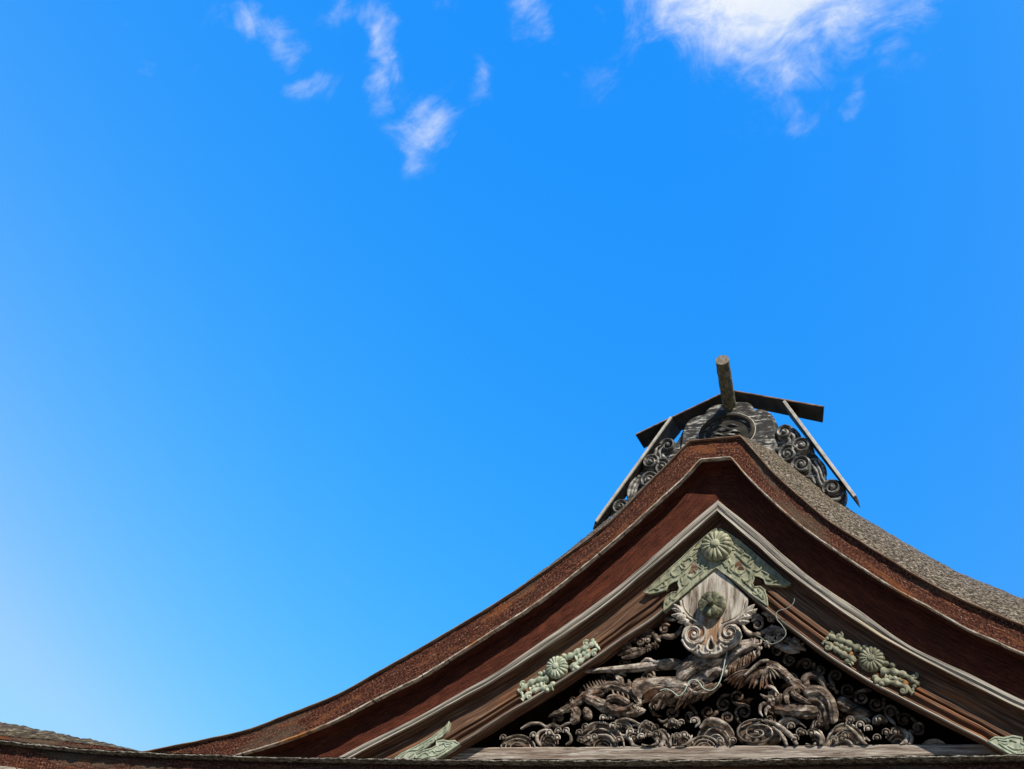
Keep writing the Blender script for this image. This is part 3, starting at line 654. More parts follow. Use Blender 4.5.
# rosettes
st1 = [([(549, 678.5), (540, 679.5), (532, 682), (526, 686), (520, 691)], 4.2, 3.0), ([(553, 686.5), (544, 688), (535, 690.5), (528, 694), (522, 700)], 4.0, 2.4), ([(545, 684), (537, 686), (530, 689)], 3.4, 2.2), ([(518, 690), (522, 694), (523, 700)], 2.4, 1.2),
       ([(566, 658.5), (573, 655), (580, 650), (588, 647), (594, 643)], 4.2, 3.0), ([(571, 668), (577, 663.5), (584, 659), (590, 654), (597, 649)], 3.8, 2.6), ([(575, 659), (582, 655), (590, 650)], 3.6, 2.4), ([(592, 640), (596, 645), (600, 650)], 2.6, 1.4), ([(575, 671), (572, 667), (574, 663)], 2.8, 2.0)]
cu1 = [(522.5, 684.5, 3.0), (529.5, 696.5, 3.2), (586, 643.5, 3.2), (594.5, 653.5, 3.2)]
bl1 = [(540.5, 674), (553, 684), (547, 690), (545.5, 672), (564, 656), (570, 655), (577, 668)]
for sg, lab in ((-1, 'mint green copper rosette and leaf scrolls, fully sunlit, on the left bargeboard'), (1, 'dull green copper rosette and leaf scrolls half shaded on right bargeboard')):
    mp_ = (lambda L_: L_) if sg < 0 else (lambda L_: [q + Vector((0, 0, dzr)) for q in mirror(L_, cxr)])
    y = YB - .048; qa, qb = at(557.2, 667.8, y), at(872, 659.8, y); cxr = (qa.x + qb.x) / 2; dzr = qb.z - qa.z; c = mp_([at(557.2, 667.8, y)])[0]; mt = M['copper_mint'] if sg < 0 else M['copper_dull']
    ft = thing('rosette_fitting', lab, 'copper fitting', tuple(c), FG); s_ = mpp(557, 668, y)
    MB().prism([Vector((c.x + .135 * math.cos(t), 0, c.z + .135 * math.sin(t))) for t in [2 * math.pi * i / 32 for i in range(32)]], y - .02, YB, .01).chrys(Vector((c.x, y - .02, c.z)), .143, .06).build('crest', mt, ft, 60)
    for part in (0, 1):
        a = MB()
        for k, (st, r0, r1) in enumerate(st1):
            if (st[0][0] > 557) != bool(part): continue
            w = cr(mp_(px(st, y)), 14); n_ = len(w)
            a.tube(w, [s_ * (r0 + (r1 - r0) * i / 13) * (.75 + .25 * math.sin(i * 1.9 + k)) for i in range(14)], 8, .75)
        for cx_, cy_, r in cu1:
            if (cx_ > 557) == bool(part): a.spiral(mp_([at(cx_, cy_, y - .01)])[0], r * s_, 1.15, 1.0, -sg, 1.3 * s_, .9)
        for bx, by in bl1:
            if (bx > 557) == bool(part): a.ball(mp_([at(bx, by, y)])[0], 3.0 * s_, 2.4 * s_, 2.4 * s_)
        o = a.build('leaf_scroll', mt, ft, 60)
        gp = [(520, 689), (538, 681), (552, 686), (540, 692), (524, 699)] if not part else [(566, 664), (580, 652), (594, 644), (598, 649), (584, 659), (572, 667)]
        q = mp_(px(gp, YB - .05)); gc = sum(q, Vector()) / len(q); q = [gc.lerp(p_, .62) for p_ in q]; MB().prism(q, YB - .054, YB - .0, .003).build('gilt_backing', M['gilt'], o)
# foot fittings where the boards meet the eave
f1 = [(391, 762), (402, 754), (419, 745.5), (432, 738), (440, 732), (446, 727), (449.3, 722), (447.5, 730), (442, 736.5), (434, 741), (430, 745), (424, 749), (416, 753), (413, 760), (408, 765)]
f2 = [(417, 764), (416, 755), (424, 751), (432, 749), (437, 746), (437, 742), (443, 740.5), (449, 742), (455, 741.2), (459.5, 744.2), (452, 749.5), (440, 757), (428, 764)]
e1 = [[(402, 757), (410, 751), (419, 750), (424, 746)], [(424, 747), (431, 741), (437, 740)], [(438, 738), (444, 732), (448, 725)], [(410, 757), (416, 753), (421, 753)], [(428, 745), (433, 743), (436, 739)]]
h1 = [[(416, 757), (420, 752), (428, 747), (434, 744), (435, 747), (430, 749), (424, 752), (418, 760)]]
e2 = [[(420, 761), (428, 757), (436, 756), (444, 752), (452, 746)], [(430, 753), (433, 751), (436, 753)], [(443, 744), (449, 744), (453, 743)], [(419, 757), (426, 753), (431, 757)], [(440, 745), (445, 744), (447, 747), (452, 745)], [(436, 751), (441, 751), (446, 748)]]
for sg, lab in ((-1, 'pale green copper cloud plate with open scrolls at left bargeboard foot'), (1, 'pale green copper cloud plate at right bargeboard foot above mossy eave')):
    mp_ = (lambda L_: L_) if sg < 0 else (lambda L_: [q + Vector((0, 0, dzf)) for q in mirror(L_, cxf)])
    y = YB - .058; qa, qb = at(459.5, 744.2, y), at(988.5, 741.5, y); cxf = (qa.x + qb.x) / 2; dzf = qb.z - qa.z; ft = thing('foot_fitting', lab, 'copper fitting', tuple(mp_([at(440, 748, y)])[0]), FG)
    for pl_ in ((f1, f2) if sg < 0 else (f2,)):
        a = MB(); P_ = mp_(px(pl_, y)); a.prism(P_, y - .012, y + .07, .005); a.tube([Vector((q.x, y - .012, q.z)) for q in P_ + [P_[0]]], .012, 6, .8, cap=False)
        if pl_ is f2:
            for e_ in e2: a.tube([Vector((q.x, y - .014, q.z)) for q in cr(mp_(px(e_, y)), 10)], .009, 6, .8)
        if pl_ is f1:
            for e_ in e1: a.tube([Vector((q.x, y - .014, q.z)) for q in cr(mp_(px(e_, y)), 14)], .010, 6, 1.0)
        a.build('cloud_plate', M['copper_mint'], ft, 40)

# ================================================================== HANGING PENDANT (gegyo)
YP = -.09
pd = thing('gable_pendant', 'flaking white wooden pendant board with twin volutes hanging under gable peak', 'pendant', tuple(at(716, 572, YP)))
halfL = [(717, 567), (699, 582), (680.5, 599), (679.6, 603), (681, 611), (684.5, 617), (690, 621.5), (683.5, 628), (681, 635), (682, 642), (686, 648), (692, 651.5), (697, 655), (703, 656.5), (709, 655.5)]
hr = [(709, 655.5), (716, 655.5), (721, 652.5), (727, 648.5), (734, 644.5), (739, 640), (741, 634), (739, 627.5), (734, 623), (741, 617.5), (745, 610), (747, 602), (748, 598), (733, 583)]
pp = px(halfL + hr[1:], YP)
pb = MB().prism(pp, YP, YP + .06, .012).build('pendant_board', M['pendant'], pd, 40)
s_ = mpp(712, 620, YP)
bare = px([(705, 618), (712, 622), (721, 617), (722, 624), (719, 632), (722, 641), (716, 645), (711, 637), (706, 645), (700, 641), (705, 632), (703, 624)], YP)
MB().prism(cr(bare + [bare[0]], 40)[:-1], YP - .004, YP + .02, .003).build('bare_wood', M['pendant_bare'], pb)
for sg in (-1, 1):
    a = MB()
    edge = [(680.5, 601), (682.5, 610), (688, 617), (696, 621.5), (702, 624.5), (705, 630), (704.3, 637), (699, 641)] if sg < 0 else [(747, 601), (745, 611), (738.5, 618.5), (730, 622.5), (724, 625), (720, 630), (719.5, 637), (724, 641)]
    w = cr(px(edge, YP - .008), 40); a.tube(w, [s_ * 1.35] * 40, 8, 1.1)
    inner = [(x + (2.6 if sg < 0 else -2.6), y_ - 2.0) for x, y_ in edge[:5]]
    w = cr(px(inner, YP - .004), 24); a.tube(w, [s_ * .55] * 24, 6, 1.0)
    c_ = (694, 633.8) if sg < 0 else (729.2, 632.5)
    dk = MB(); cc = at(*c_, YP); dk.prism([Vector((cc.x + 9.6 * s_ * math.cos(t), 0, cc.z + 9.0 * s_ * math.sin(t))) for t in [2 * math.pi * i / 28 for i in range(28)]], YP - .006, YP + .02, .003)
    dk.build('volute_shade', M['beard'], pb)  # proud dark disc, painted shade for the gaps between the spiral ridges
    a.spiral(at(*c_, YP - .016), 11.4 * s_, 1.45, rad(-30) if sg < 0 else rad(210), -1 if sg < 0 else 1, 1.45 * s_, 1.2, end=.16)
    a.spiral(at(*c_, YP - .012), 9.2 * s_, 1.2, rad(-30) if sg < 0 else rad(210), -1 if sg < 0 else 1, .75 * s_, 1.2, end=.2, ball=False)
    rim = [(682, 640), (686.5, 647), (692, 650.5), (696, 648), (698, 645), (701, 647.5), (700, 651), (704, 654), (709, 653)] if sg < 0 else [(740, 637), (735, 643), (729, 646.5), (724, 647), (722, 643.5), (719, 646), (721, 650), (716, 654), (711, 653.5)]
    w = cr(px(rim, YP - .008), 40); a.tube(w, [s_ * 1.25] * 40, 8, 1.1)
    a.build('volute', M['pendant'], pb, 60)
a = MB(); td = [(710.8, 636), (708.5, 641), (706.5, 646.5), (708, 650), (711, 651), (714, 650), (715, 646), (712.8, 641), (710.8, 636)]
a.tube(cr(px(td, YP - .01), 36), s_ * 1.1, 8, 1.1, cap=False); a.build('teardrop_rim', M['pendant'], pb)
MB().prism(px([(710.8, 640), (709, 645), (708.8, 648), (711, 649.2), (713, 648), (712.5, 645)], YP - .008), YP - .008, YP + .02, .002).build('teardrop_shade', M['void'], pb)  # black inlay stands in for the shade inside a teardrop cut-out
# six-lobed bronze boss with a peg
c = at(712.3, 604.8, YP - .06); bo = MB(); rows = []
for rr, hh in ((0, .8), (.2, .8), (.24, .62), (.3, .7), (.6, .85), (.85, .75), (1, .5), (1.02, .0), (.98, -.4)):
    row = []
    for k in range(97):
        th = 2 * math.pi * k / 96 + .5; lb_ = abs(math.cos(3 * th)); R_ = .165 * rr * (1 - (.10 * (1 - lb_ ** .5) if rr > .4 else 0)); h_ = hh - (.22 * (1 - lb_ ** .6) if .28 < rr < 1 else 0) - (.10 * (1 - abs(math.cos(9 * th)) ** .4) if .5 < rr < 1 else 0)
        row.append(Vector((c.x + R_ * math.cos(th), c.y - .07 * h_, c.z + R_ * math.sin(th))))
    rows.append(row)
bo.grid(rows)
bs = bo.build('boss', M['boss'], pd, 60)
MB().tube([Vector((c.x, c.y, c.z)), Vector((c.x + .006, c.y - .10, c.z + .004)), Vector((c.x + .008, c.y - .135, c.z + .005)), Vector((c.x + .008, c.y - .145, c.z + .005))], [.04, .036, .034, .02], 14, 1, (0, 0, 1)).build('peg', M['boss'], bs)

# ================================================================== LEAF FINS BESIDE THE PENDANT
def fan(mb, base, tips, w, y, bend=.06, h=None):
    b = at(*base, y)
    for i, t in enumerate(tips):
        p = at(*t, y + random.uniform(-.02, .02)); mb.blade(b.lerp(p, .08), p, w * mpp(base[0], base[1], y), h, random.uniform(-bend, bend))
finR = dict(tuft=[((744, 614), [(755, 604), (757, 608), (756, 613), (751, 618), (746, 620)]), ((738, 621), [(752, 616), (750, 621), (744, 623)])],
            sp=[(757.5, 624.5, 6.5, 1.5, 150, -1), (771, 619, 4, 1.3, 0, 1), (781, 638, 4, 1.2, 90, 1), (793, 644, 4, 1.2, 10, 1)],
            leaf=[[(742, 624), (746, 631), (754, 635.5), (764, 632), (773, 625)], [(749, 618), (756, 616), (763, 620)], [(762, 613), (769, 615), (774, 622)], [(776, 626), (770, 633), (764, 639)], [(770, 631), (778, 629), (785, 634)], [(782, 645), (790, 648), (800, 648), (806, 650)], [(774, 640), (780, 646), (790, 651), (800, 652)]],
            fl=[(776, 633), (770, 638), (783, 631), (788, 640), (796, 641), (800, 646), (778, 644), (768, 644)])
finL = dict(tuft=[((684, 614), [(673, 604), (671, 609), (671, 615), (676, 619), (682, 620)]), ((690, 622), [(676, 617), (677, 622), (684, 625)])],
            sp=[(664.5, 629, 5.5, 1.5, 30, 1), (655, 622, 4, 1.3, 180, -1), (640, 642, 4.5, 1.3, 90, -1), (628, 646, 4, 1.2, 170, -1), (648, 640, 4, 1.2, 40, 1)],
            leaf=[[(682, 626), (678, 633), (671, 637), (662, 636), (655, 641)], [(676, 620), (668, 619), (661, 624)], [(662, 613), (655, 618), (651, 626)], [(650, 630), (655, 636), (660, 642)], [(655, 632), (646, 631), (638, 635)], [(643, 648), (634, 650), (626, 652), (618, 655)], [(652, 645), (642, 652), (632, 656), (622, 658)]],
            fl=[(644, 636), (636, 640), (650, 634), (632, 650), (626, 646), (640, 650), (648, 648), (655, 646)])
YF = .28
DEEP = .215
for sg, dct, lab in ((-1, finL, 'dark openwork leaf and flower carving left of the white pendant'), (1, finR, 'pale openwork leaf and blossom carving right of the white pendant')):
    mt = M['carving_grey'] if sg > 0 else M['carving']
    fo = thing('leaf_carving', lab, 'carving', tuple(at(712 + sg * 50, 630, YF)), 'leaf carvings flanking the pendant')
    a = MB(); s_ = mpp(712, 630, YF)
    for b_, tp in dct['tuft']: fan(a, b_, tp, 5.2, YP + .04, .12, .03)
    a.build('leaf_tuft', M['pendant'], fo, 60)
    a = MB()
    for st in dct['leaf']:
        w = cr(px(st, YF), 14); a.tube(w, [s_ * (.8 + 2.2 * math.sin(math.pi * (.05 + .9 * i / 13))) for i in range(14)], 8, .9)
    for (x, y_, r, tn, st, dr) in dct['sp']: a.spiral(at(x, y_, YF - .03), r * s_, tn, rad(st), dr, 1.5 * s_, 1.2)
    a.build('leaf_scroll', mt, fo, 60)
    for (x, y_) in dct['fl']:
        a = MB(); c = at(x, y_, YF + .0)
        for k in range(6):
            t = k * math.pi / 3 + random.random(); a.blade(c, c + Vector((math.cos(t) * 4.6 * s_, -.01, math.sin(t) * 4.6 * s_)), 3.6 * s_, .025)
        a.ball(c - Vector((0, .02, 0)), 1.5 * s_); a.build('blossom', mt, fo, 60)

# ================================================================== DRAGON
YD = .36
dg = thing('dragon_carving', 'weathered carved wooden dragon writhing above waves in the gable', 'carving', tuple(at(700, 715, YD)))
SD = mpp(700, 690, YD)
def stroke(mb, pts, r, y, flat=.9, n=20, segs=10, wob=0., flute=None):
    """px polyline -> smooth tapered limb; r: radii in px spread along it"""
    n = max(n, 24); w = cr(px(pts, y) if not isinstance(y, (list, tuple)) else [at(a, b, c_) for (a, b), c_ in zip(pts, y)], n); rr = []
    for i in range(n):
        u_ = min(i, n - 1 - i) / (n - 1); e_ = 1 if u_ > .12 else (.12 + .88 * math.sqrt(max(0, 1 - (1 - u_ / .12) ** 2)))
        t = i / (n - 1) * (len(r) - 1); k = min(int(t), len(r) - 2); rr.append(SD * (r[k] + (r[k + 1] - r[k]) * (t - k)) * e_ * (1 + wob * math.sin(i * 2.1)))
    big = max(r) > 3
    mb.tube(w, rr, 24 if big else segs, flat, flute=(.14 if big else 0.) if flute is None else flute, nf=8); return w
# head: brow, cheek, snout and jaw as overlapping shaped masses of one mesh
a = MB()
stroke(a, [(676, 676), (686, 668), (698, 661), (710, 656), (721, 655)], (3, 8, 9, 7, 4), .30, .42, 30, 12)
stroke(a, [(682, 688), (692, 682), (704, 676), (716, 671), (724, 668)], (5, 10, 10, 7, 5), .32, .42, 30, 12)
stroke(a, [(668, 682), (680, 684), (694, 690), (708, 690), (717, 684)], (5, 8, 9, 6, 2), .34, .42, 30, 12)
stroke(a, [(724, 672), (728, 662), (735, 653), (744, 647), (753, 644), (759, 645)], (5, 8, 9, 8, 6, 3), .29, .42, 30, 12)
stroke(a, [(730, 670), (738, 666), (747, 660), (755, 655), (760, 650)], (4, 5, 5, 4, 2.5), .30, .42, 26, 10)
stroke(a, [(706, 672), (712, 669), (719, 668), (724, 671), (722, 676)], (2, 5, 7, 6, 3), .27, .5, 24, 10)
head = a.jitter(.008, 12).build('head', M['carving_grey'], dg, 70)
a = MB()
for r in (7.5, 5.2): a.tube([at(695 + r * math.cos(t) * 1.15, 685 + r * .62 * math.sin(t), .24) for t in [2 * math.pi * i / 30 for i in range(31)]], SD * 1.0, 6, 1, cap=False)
a.ball(at(695, 685, .235), SD * 3.2, SD * 2.4, SD * 2.4)
a.build('eye', M['carving_grey'], head, 70)
a = MB()
for r_, c_ in ((4.2, (757, 642)), (2.8, (752, 640)), (2.4, (759, 648))): a.spiral(at(*c_, .23), r_ * SD, 1.3, .5, -1, 1.1 * SD, 1.2)
a.build('nostril', M['carving_grey'], head, 70)
# grooved locks running back over brow and snout
a = MB(); rnd = random.Random(11)
def lock(mb, pts, w, y):
    stroke(mb, pts, (.35 * w, w, .95 * w, .7 * w, .15 * w), y, 1.0, 24, 8)
for k in range(10):   # brow: broad bands arching from the temple over to the nose
    t = k / 9
    lock(a, [(675 + 9 * t, 678 + 4 * t), (684 + 8 * t, 667 + 6 * t), (697 + 6 * t, 659 + 8 * t), (711 + 3 * t, 655 + 9 * t), (723, 655 + 11 * t)], rnd.uniform(1.3, 2.1), .235 - .02 * math.sin(math.pi * t) + rnd.uniform(-.01, .01))
for k in range(8):    # raised neck and shoulder on the right, locks sweeping up to its end
    t = k / 7
    lock(a, [(724 + 3 * t, 671 - 8 * t), (730 + 3 * t, 660 - 8 * t), (740 + 1 * t, 652 - 9 * t), (751, 647 - 5 * t), (760 - 2 * t, 649 - 7 * t)], rnd.uniform(1.2, 1.9), .235 - .02 * math.sin(math.pi * t) + rnd.uniform(-.01, .01))
for k in range(8):    # cheek
    t = k / 7
    lock(a, [(664 + 3 * t, 681 + 8 * t), (674, 680 + 9 * t), (684, 681 + 9 * t), (692 + 4 * t, 690 + 4 * t), (704 + 6 * t, 694 - 2 * t)], rnd.uniform(1.1, 1.7), .25 - .015 * math.sin(math.pi * t) + rnd.uniform(-.01, .01))
for k in range(5):    # muzzle wrinkles
    t = k / 4
    lock(a, [(704 + 3 * t, 675 + 3 * t), (709 + 2 * t, 670 + 2.5 * t), (716, 668 + 2.5 * t), (722, 671 + 1.5 * t), (724, 675)], 1.2, .225)
for k in range(12):   # short feathery ends that break up the brow
    t = k / 11; x = 682 + 36 * t; a.blade(at(x + 6, 662 - 4 * t, .20), at(x - 5 + rnd.uniform(-2, 2), 671 - 5 * t + rnd.uniform(-2, 2), .20), SD * rnd.uniform(2.2, 3.4), .03, rnd.uniform(-.1, .1))
a.build('mane', M['carving_grey'], head, 40)
rnd = random.Random(3)
a = MB()   # teeth and lip fringe under the snout
for k in range(9):
    t = k / 8; b = at(732 + 22 * t, 664 - 13 * t, .26); a.blade(b, at(729 + 23 * t, 675 - 14 * t, .25), SD * rnd.uniform(3.4, 5), .045, rnd.uniform(-.1, .1))
a.build('lip_fringe', M['beard'], head, 40)
a = MB()   # beard swept back to the left
rnd = random.Random(5)
for k in range(9):
    t = k / 8; b = (668 + 52 * t, 691 - 8 * t); L_ = rnd.uniform(.85, 1.2); e = (641 + 60 * t + rnd.uniform(-3, 2), 692 + (6 + 13 * math.sin(math.pi * (.12 + .72 * t))) * L_ - 3 * t)
    a.blade(at(*b, .31), at(*e, .27), SD * rnd.uniform(6, 8.5), .06, rnd.uniform(-.16, -.05), 9)
for k in range(7):
    t = k / 6; b = (672 + 40 * t, 690 - 6 * t); e = (652 + 42 * t + rnd.uniform(-3, 3), 700 + 6 * math.sin(math.pi * t) + rnd.uniform(-2, 2)); a.blade(at(*b, .27), at(*e, .24), SD * rnd.uniform(4.5, 6.5), .05, rnd.uniform(-.14, -.04), 9)
for k in range(5):
    t = k / 4; a.blade(at(664 + 6 * t, 688 + 2 * t, .28), at(642 + 4 * t, 697 + 4.5 * t, .25), SD * 5, .05, -.1, 9)
a.build('beard', M['beard'], head, 40)
a = MB()   # hair tufts behind the cheek
for k in range(8):
    t = k / 7; a.blade(at(676, 680 + 6 * t, .29), at(648 + 6 * t, 674 + 17 * t, .28), SD * 4.0, .03, .08)
for k in range(5):
    t = k / 4; a.blade(at(690 + 8 * t, 664 - 5 * t, .29), at(672 + 6 * t, 668 - 8 * t, .28), SD * 3.6, .03, .10)
a.build('hair_tuft', M['carving_grey'], head, 70)
a = MB(); stroke(a, [(684, 664), (668, 664.5), (650, 666.5), (630, 668.5), (606, 670), (582, 671.5)], (5.2, 4.8, 4.2, 3.4, 2.6, 1.8), [.33, .32, .30, .28, .26, .24], 1.0, 30, 12)
hn = a.build('horn', M['carving_grey'], head, 70)
a = MB(); stroke(a, [(676, 661), (664, 662), (654, 662), (648, 659), (643, 661), (640, 664)], (3, 3, 2.8, 2.2, 1.6, .6), .27, 1, 20, 8, .12); a.build('horn_branch', M['carving_grey'], head, 70)
# ear: an open dark cone
a = MB(); rows = []
for i in range(9):
    t = i / 8; c_ = at(683 - 43 * t, 680 + 8 * t, .33 - .07 * t); r_ = SD * (3 + 7 * t); k_ = t * t
    rows.append([c_ + Vector((r_ * (.25 + .45 * k_) * math.cos(p), r_ * (-.6 * (1 - k_) * math.sin(p) + .5 * k_ * math.cos(p)), r_ * math.sin(p + .9 * (1 - k_)))) for p in [2 * math.pi * k / 20 for k in range(21)]])
a.grid(rows); e0 = rows[-1]; ec = sum(e0[:-1], Vector()) / 20
a.grid([e0, [p.lerp(ec, .14) for p in e0], [p.lerp(ec, .35) + Vector((.06, .06, 0)) for p in e0], [p.lerp(ec, .8) + Vector((.16, .10, 0)) for p in e0], [ec + Vector((.2, .11, 0)) for p in e0]])
a.build('ear', M['carving'], head, 70)
wk = [(727, 652), (725, 660), (722.8, 672), (719, 683), (714, 689), (709, 690.5), (703, 688), (699.5, 683), (695.5, 680), (690.5, 680.5), (687.5, 685), (684.5, 691), (679, 696), (675.5, 694), (671.5, 691), (666, 689), (660, 690.5)]
a = MB(); a.tube(cr(px(wk, .175), 90), SD * .48, 8, 1); a.build('whisker', M['wire'], head, 70)
# left forefoot: scaly arm, fist and spiky fringe
a = MB()
stroke(a, [(548, 717), (560, 712), (572, 706), (583, 698), (594, 692), (606, 691)], (1.5, 3.2, 3.6, 4, 6, 6), .33, .9, 30, 10, .10)
stroke(a, [(583, 696), (594, 701), (606, 707), (620, 711), (634, 712), (646, 710)], (5, 5, 6, 6, 5, 3), .32, .9, 30, 10, .06)
stroke(a, [(596, 692), (608, 686), (620, 687), (630, 692), (639, 700), (640, 708)], (3, 4.5, 4.5, 4.5, 4, 3), .31, .9, 28, 10, .06)
stroke(a, [(606, 700), (614, 698), (622, 700), (630, 704)], (2.5, 4, 4, 2.5), .27, 1, 16, 10)
stroke(a, [(603, 705), (612, 709), (624, 709), (634, 703)], (1.5, 2, 2.2, 1.2), .24, 1, 18, 8)
stroke(a, [(572, 706), (576, 712), (575, 719), (570, 722)], (3, 5, 5, 3), .35, .9, 14, 10); stroke(a, [(584, 709), (588, 714), (587, 720)], (3, 5, 3.5), .34, .9, 12, 10)
stroke(a, [(618, 690), (621, 682), (618, 677), (621, 673), (626, 676)], (2, 3.2, 3, 2.6, 1.4), .31, 1, 16, 8); stroke(a, [(624, 692), (629, 684), (628, 679)], (2, 2.8, 1.2), .31, 1, 12, 8)
fp = a.jitter(.010, 18).build('forepaw', M['carving'], dg, 40)
a = MB()
for k in range(9):
    t = k / 8; a.blade(at(588 + 26 * t, 692 - 5 * t, .31), at(583 + 24 * t, 684 - 5.5 * math.sin(2.5 * t), .30), SD * 2.6, .02, .05)
for k in range(6): a.blade(at(612 + 5 * k, 690 + 1.3 * k, .27), at(614 + 5 * k, 695 + 1.2 * k, .25), SD * 2.4, .02)
for k in range(8): a.spiral(at(636 + 2.2 * math.sin(k * 2.2), 692 + 2.8 * k, .27), SD * 2.2, 1, k, 1, SD * .9, 1)
a.build('spiky_fringe', M['carving'], fp, 70)
a = MB()
for cx_, cy_ in ((582, 691), (572, 700), (578, 704)):
    a = MB().spiral(at(cx_, cy_, .36), SD * 3.2, 1.2, .4, 1, SD * 1.1, 1); a.build('curl', M['carving'], fp, 70)
# right foreleg with feather tuft, talons and clutched limb
a = MB()
stroke(a, [(766, 664), (776, 668), (785, 675), (794, 683), (801, 687), (806, 692)], (4, 5.2, 4.4, 3.8, 5, 3.5), [.34, .32, .30, .30, .29, .28], .9, 30, 12)
stroke(a, [(800, 688), (794, 691), (797, 697), (806, 701), (811, 704)], (4, 3.6, 3.2, 2.6, 1.2), .25, 1, 20, 10)
stroke(a, [(796, 690), (788, 692), (786, 698), (789, 705)], (3.5, 3, 2.8, 1.6), .25, 1, 18, 10)
stroke(a, [(774, 708), (786, 709), (800, 711), (815, 711), (822, 708)], (6, 5.6, 6.4, 6.6, 5), .31, .9, 24, 12, .05)
stroke(a, [(776, 690), (772, 697), (774, 705), (780, 710), (784, 717)], (3, 5, 6, 4, 1.4), .31, .9, 22, 10, .12)
stroke(a, [(781, 694), (779, 700), (777, 704)], (2, 3.4, 2), .26, 1, 10, 8)
fl = a.jitter(.010, 18).build('foreleg', M['carving'], dg, 40)
a = MB()
for k in range(8):
    t = k / 7; a.blade(at(764 + 5 * t, 668 - 2 * t, .28), at(737 + 38 * t + rnd.uniform(-2, 2), 689 - 5 * t - 3 * math.cos(4 * t) + rnd.uniform(-2, 2), .25), SD * rnd.uniform(4.5, 6.5), .05, rnd.uniform(-.14, -.02), 9)
for k in range(5):
    t = k / 4; a.blade(at(758, 671, .28), at(724 + 14 * t, 682 + 8 * t, .28), SD * rnd.uniform(5, 6.5), .05, -.10, 9)
a.build('feather_tuft', M['beard'], fl, 40)
a = MB()
for k in range(6):
    t = k / 5; a.blade(at(768, 667, .24), at(756 + 24 * t, 680 - 3 * abs(t - .5), .22), SD * 3.0, .03, .05)
a.build('pale_feathers', M['carving_grey'], fl, 70)
a = MB(); stroke(a, [(744, 676), (752, 669), (761, 662), (769.5, 660)], (.9, 1.7, 2, 1.4), .20, 1, 18, 8); a.build('spur', M['carving_grey'], fl, 70)
a = MB()
stroke(a, [(767, 686), (774, 689), (779, 694)], (1.2, 1.4, .6), .24, 1, 10, 6); stroke(a, [(766, 703), (761, 706), (760, 712), (763, 717)], (2.4, 2, 1.4, .5), .27, 1, 14, 8); stroke(a, [(770, 706), (766, 710), (766, 716)], (2.2, 1.8, .5), .26, 1, 12, 8)
stroke(a, [(760, 694), (765, 697), (771, 698)], (.8, 1.6, 1.6), .27, 1, 10, 8)
stroke(a, [(764, 689), (768, 686), (774, 688), (776, 692)], (.7, 1.4, 1.5, 1), .25, 1, 12, 8)
a.build('talon', M['carving_grey'], fl, 70)
# coil of the body with belly bands, fin curl and tail
a = MB()
stroke(a, [(804, 696), (812, 691), (822, 693), (830, 702), (833, 713), (833, 724)], (4, 5, 5, 4.6, 4.2, 3.6), .25, .9, 30, 12)
stroke(a, [(806, 703), (815, 699), (823, 704), (827, 713), (827, 724)], (4, 5, 5, 4.4, 4), .28, .9, 26, 12)
stroke(a, [(814, 707), (820, 709), (822, 716), (821, 725)], (3, 4, 4, 4), .30, .9, 20, 12)
co = a.jitter(.006, 18).build('body_coil', M['carving'], dg, 40)
a = MB(); stroke(a, [(808, 688), (805, 682), (807, 677), (814, 675.5), (821, 680), (824, 688), (824, 694)], (4, 3.8, 3.6, 3.6, 3.4, 2.8, 1.5), .29, .9, 26, 10); a.build('fin_curl', M['carving'], co, 70)
a = MB(); stroke(a, [(836, 700), (843, 704), (852, 709), (862, 712), (872, 715)], (5, 6.2, 5, 4, 3), .36, .9, 24, 12, .07); a.jitter(.006, 20).build('tail', M['carving'], co, 70)
a = MB()
for k, (x, y_) in enumerate(((828, 685), (831, 687), (834, 688.5), (826, 689), (837, 692))): a.ball(at(x, y_, .3), SD * 2.0)
a.build('spine_bead', M['carving'], co, 70)
# rear body masses, deep shade put into their near-black colour
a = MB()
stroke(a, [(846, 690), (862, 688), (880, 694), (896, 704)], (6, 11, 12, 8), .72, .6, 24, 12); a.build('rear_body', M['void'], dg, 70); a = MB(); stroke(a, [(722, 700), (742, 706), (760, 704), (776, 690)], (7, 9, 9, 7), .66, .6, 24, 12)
a.build('rear_body', M['void'], dg, 70)

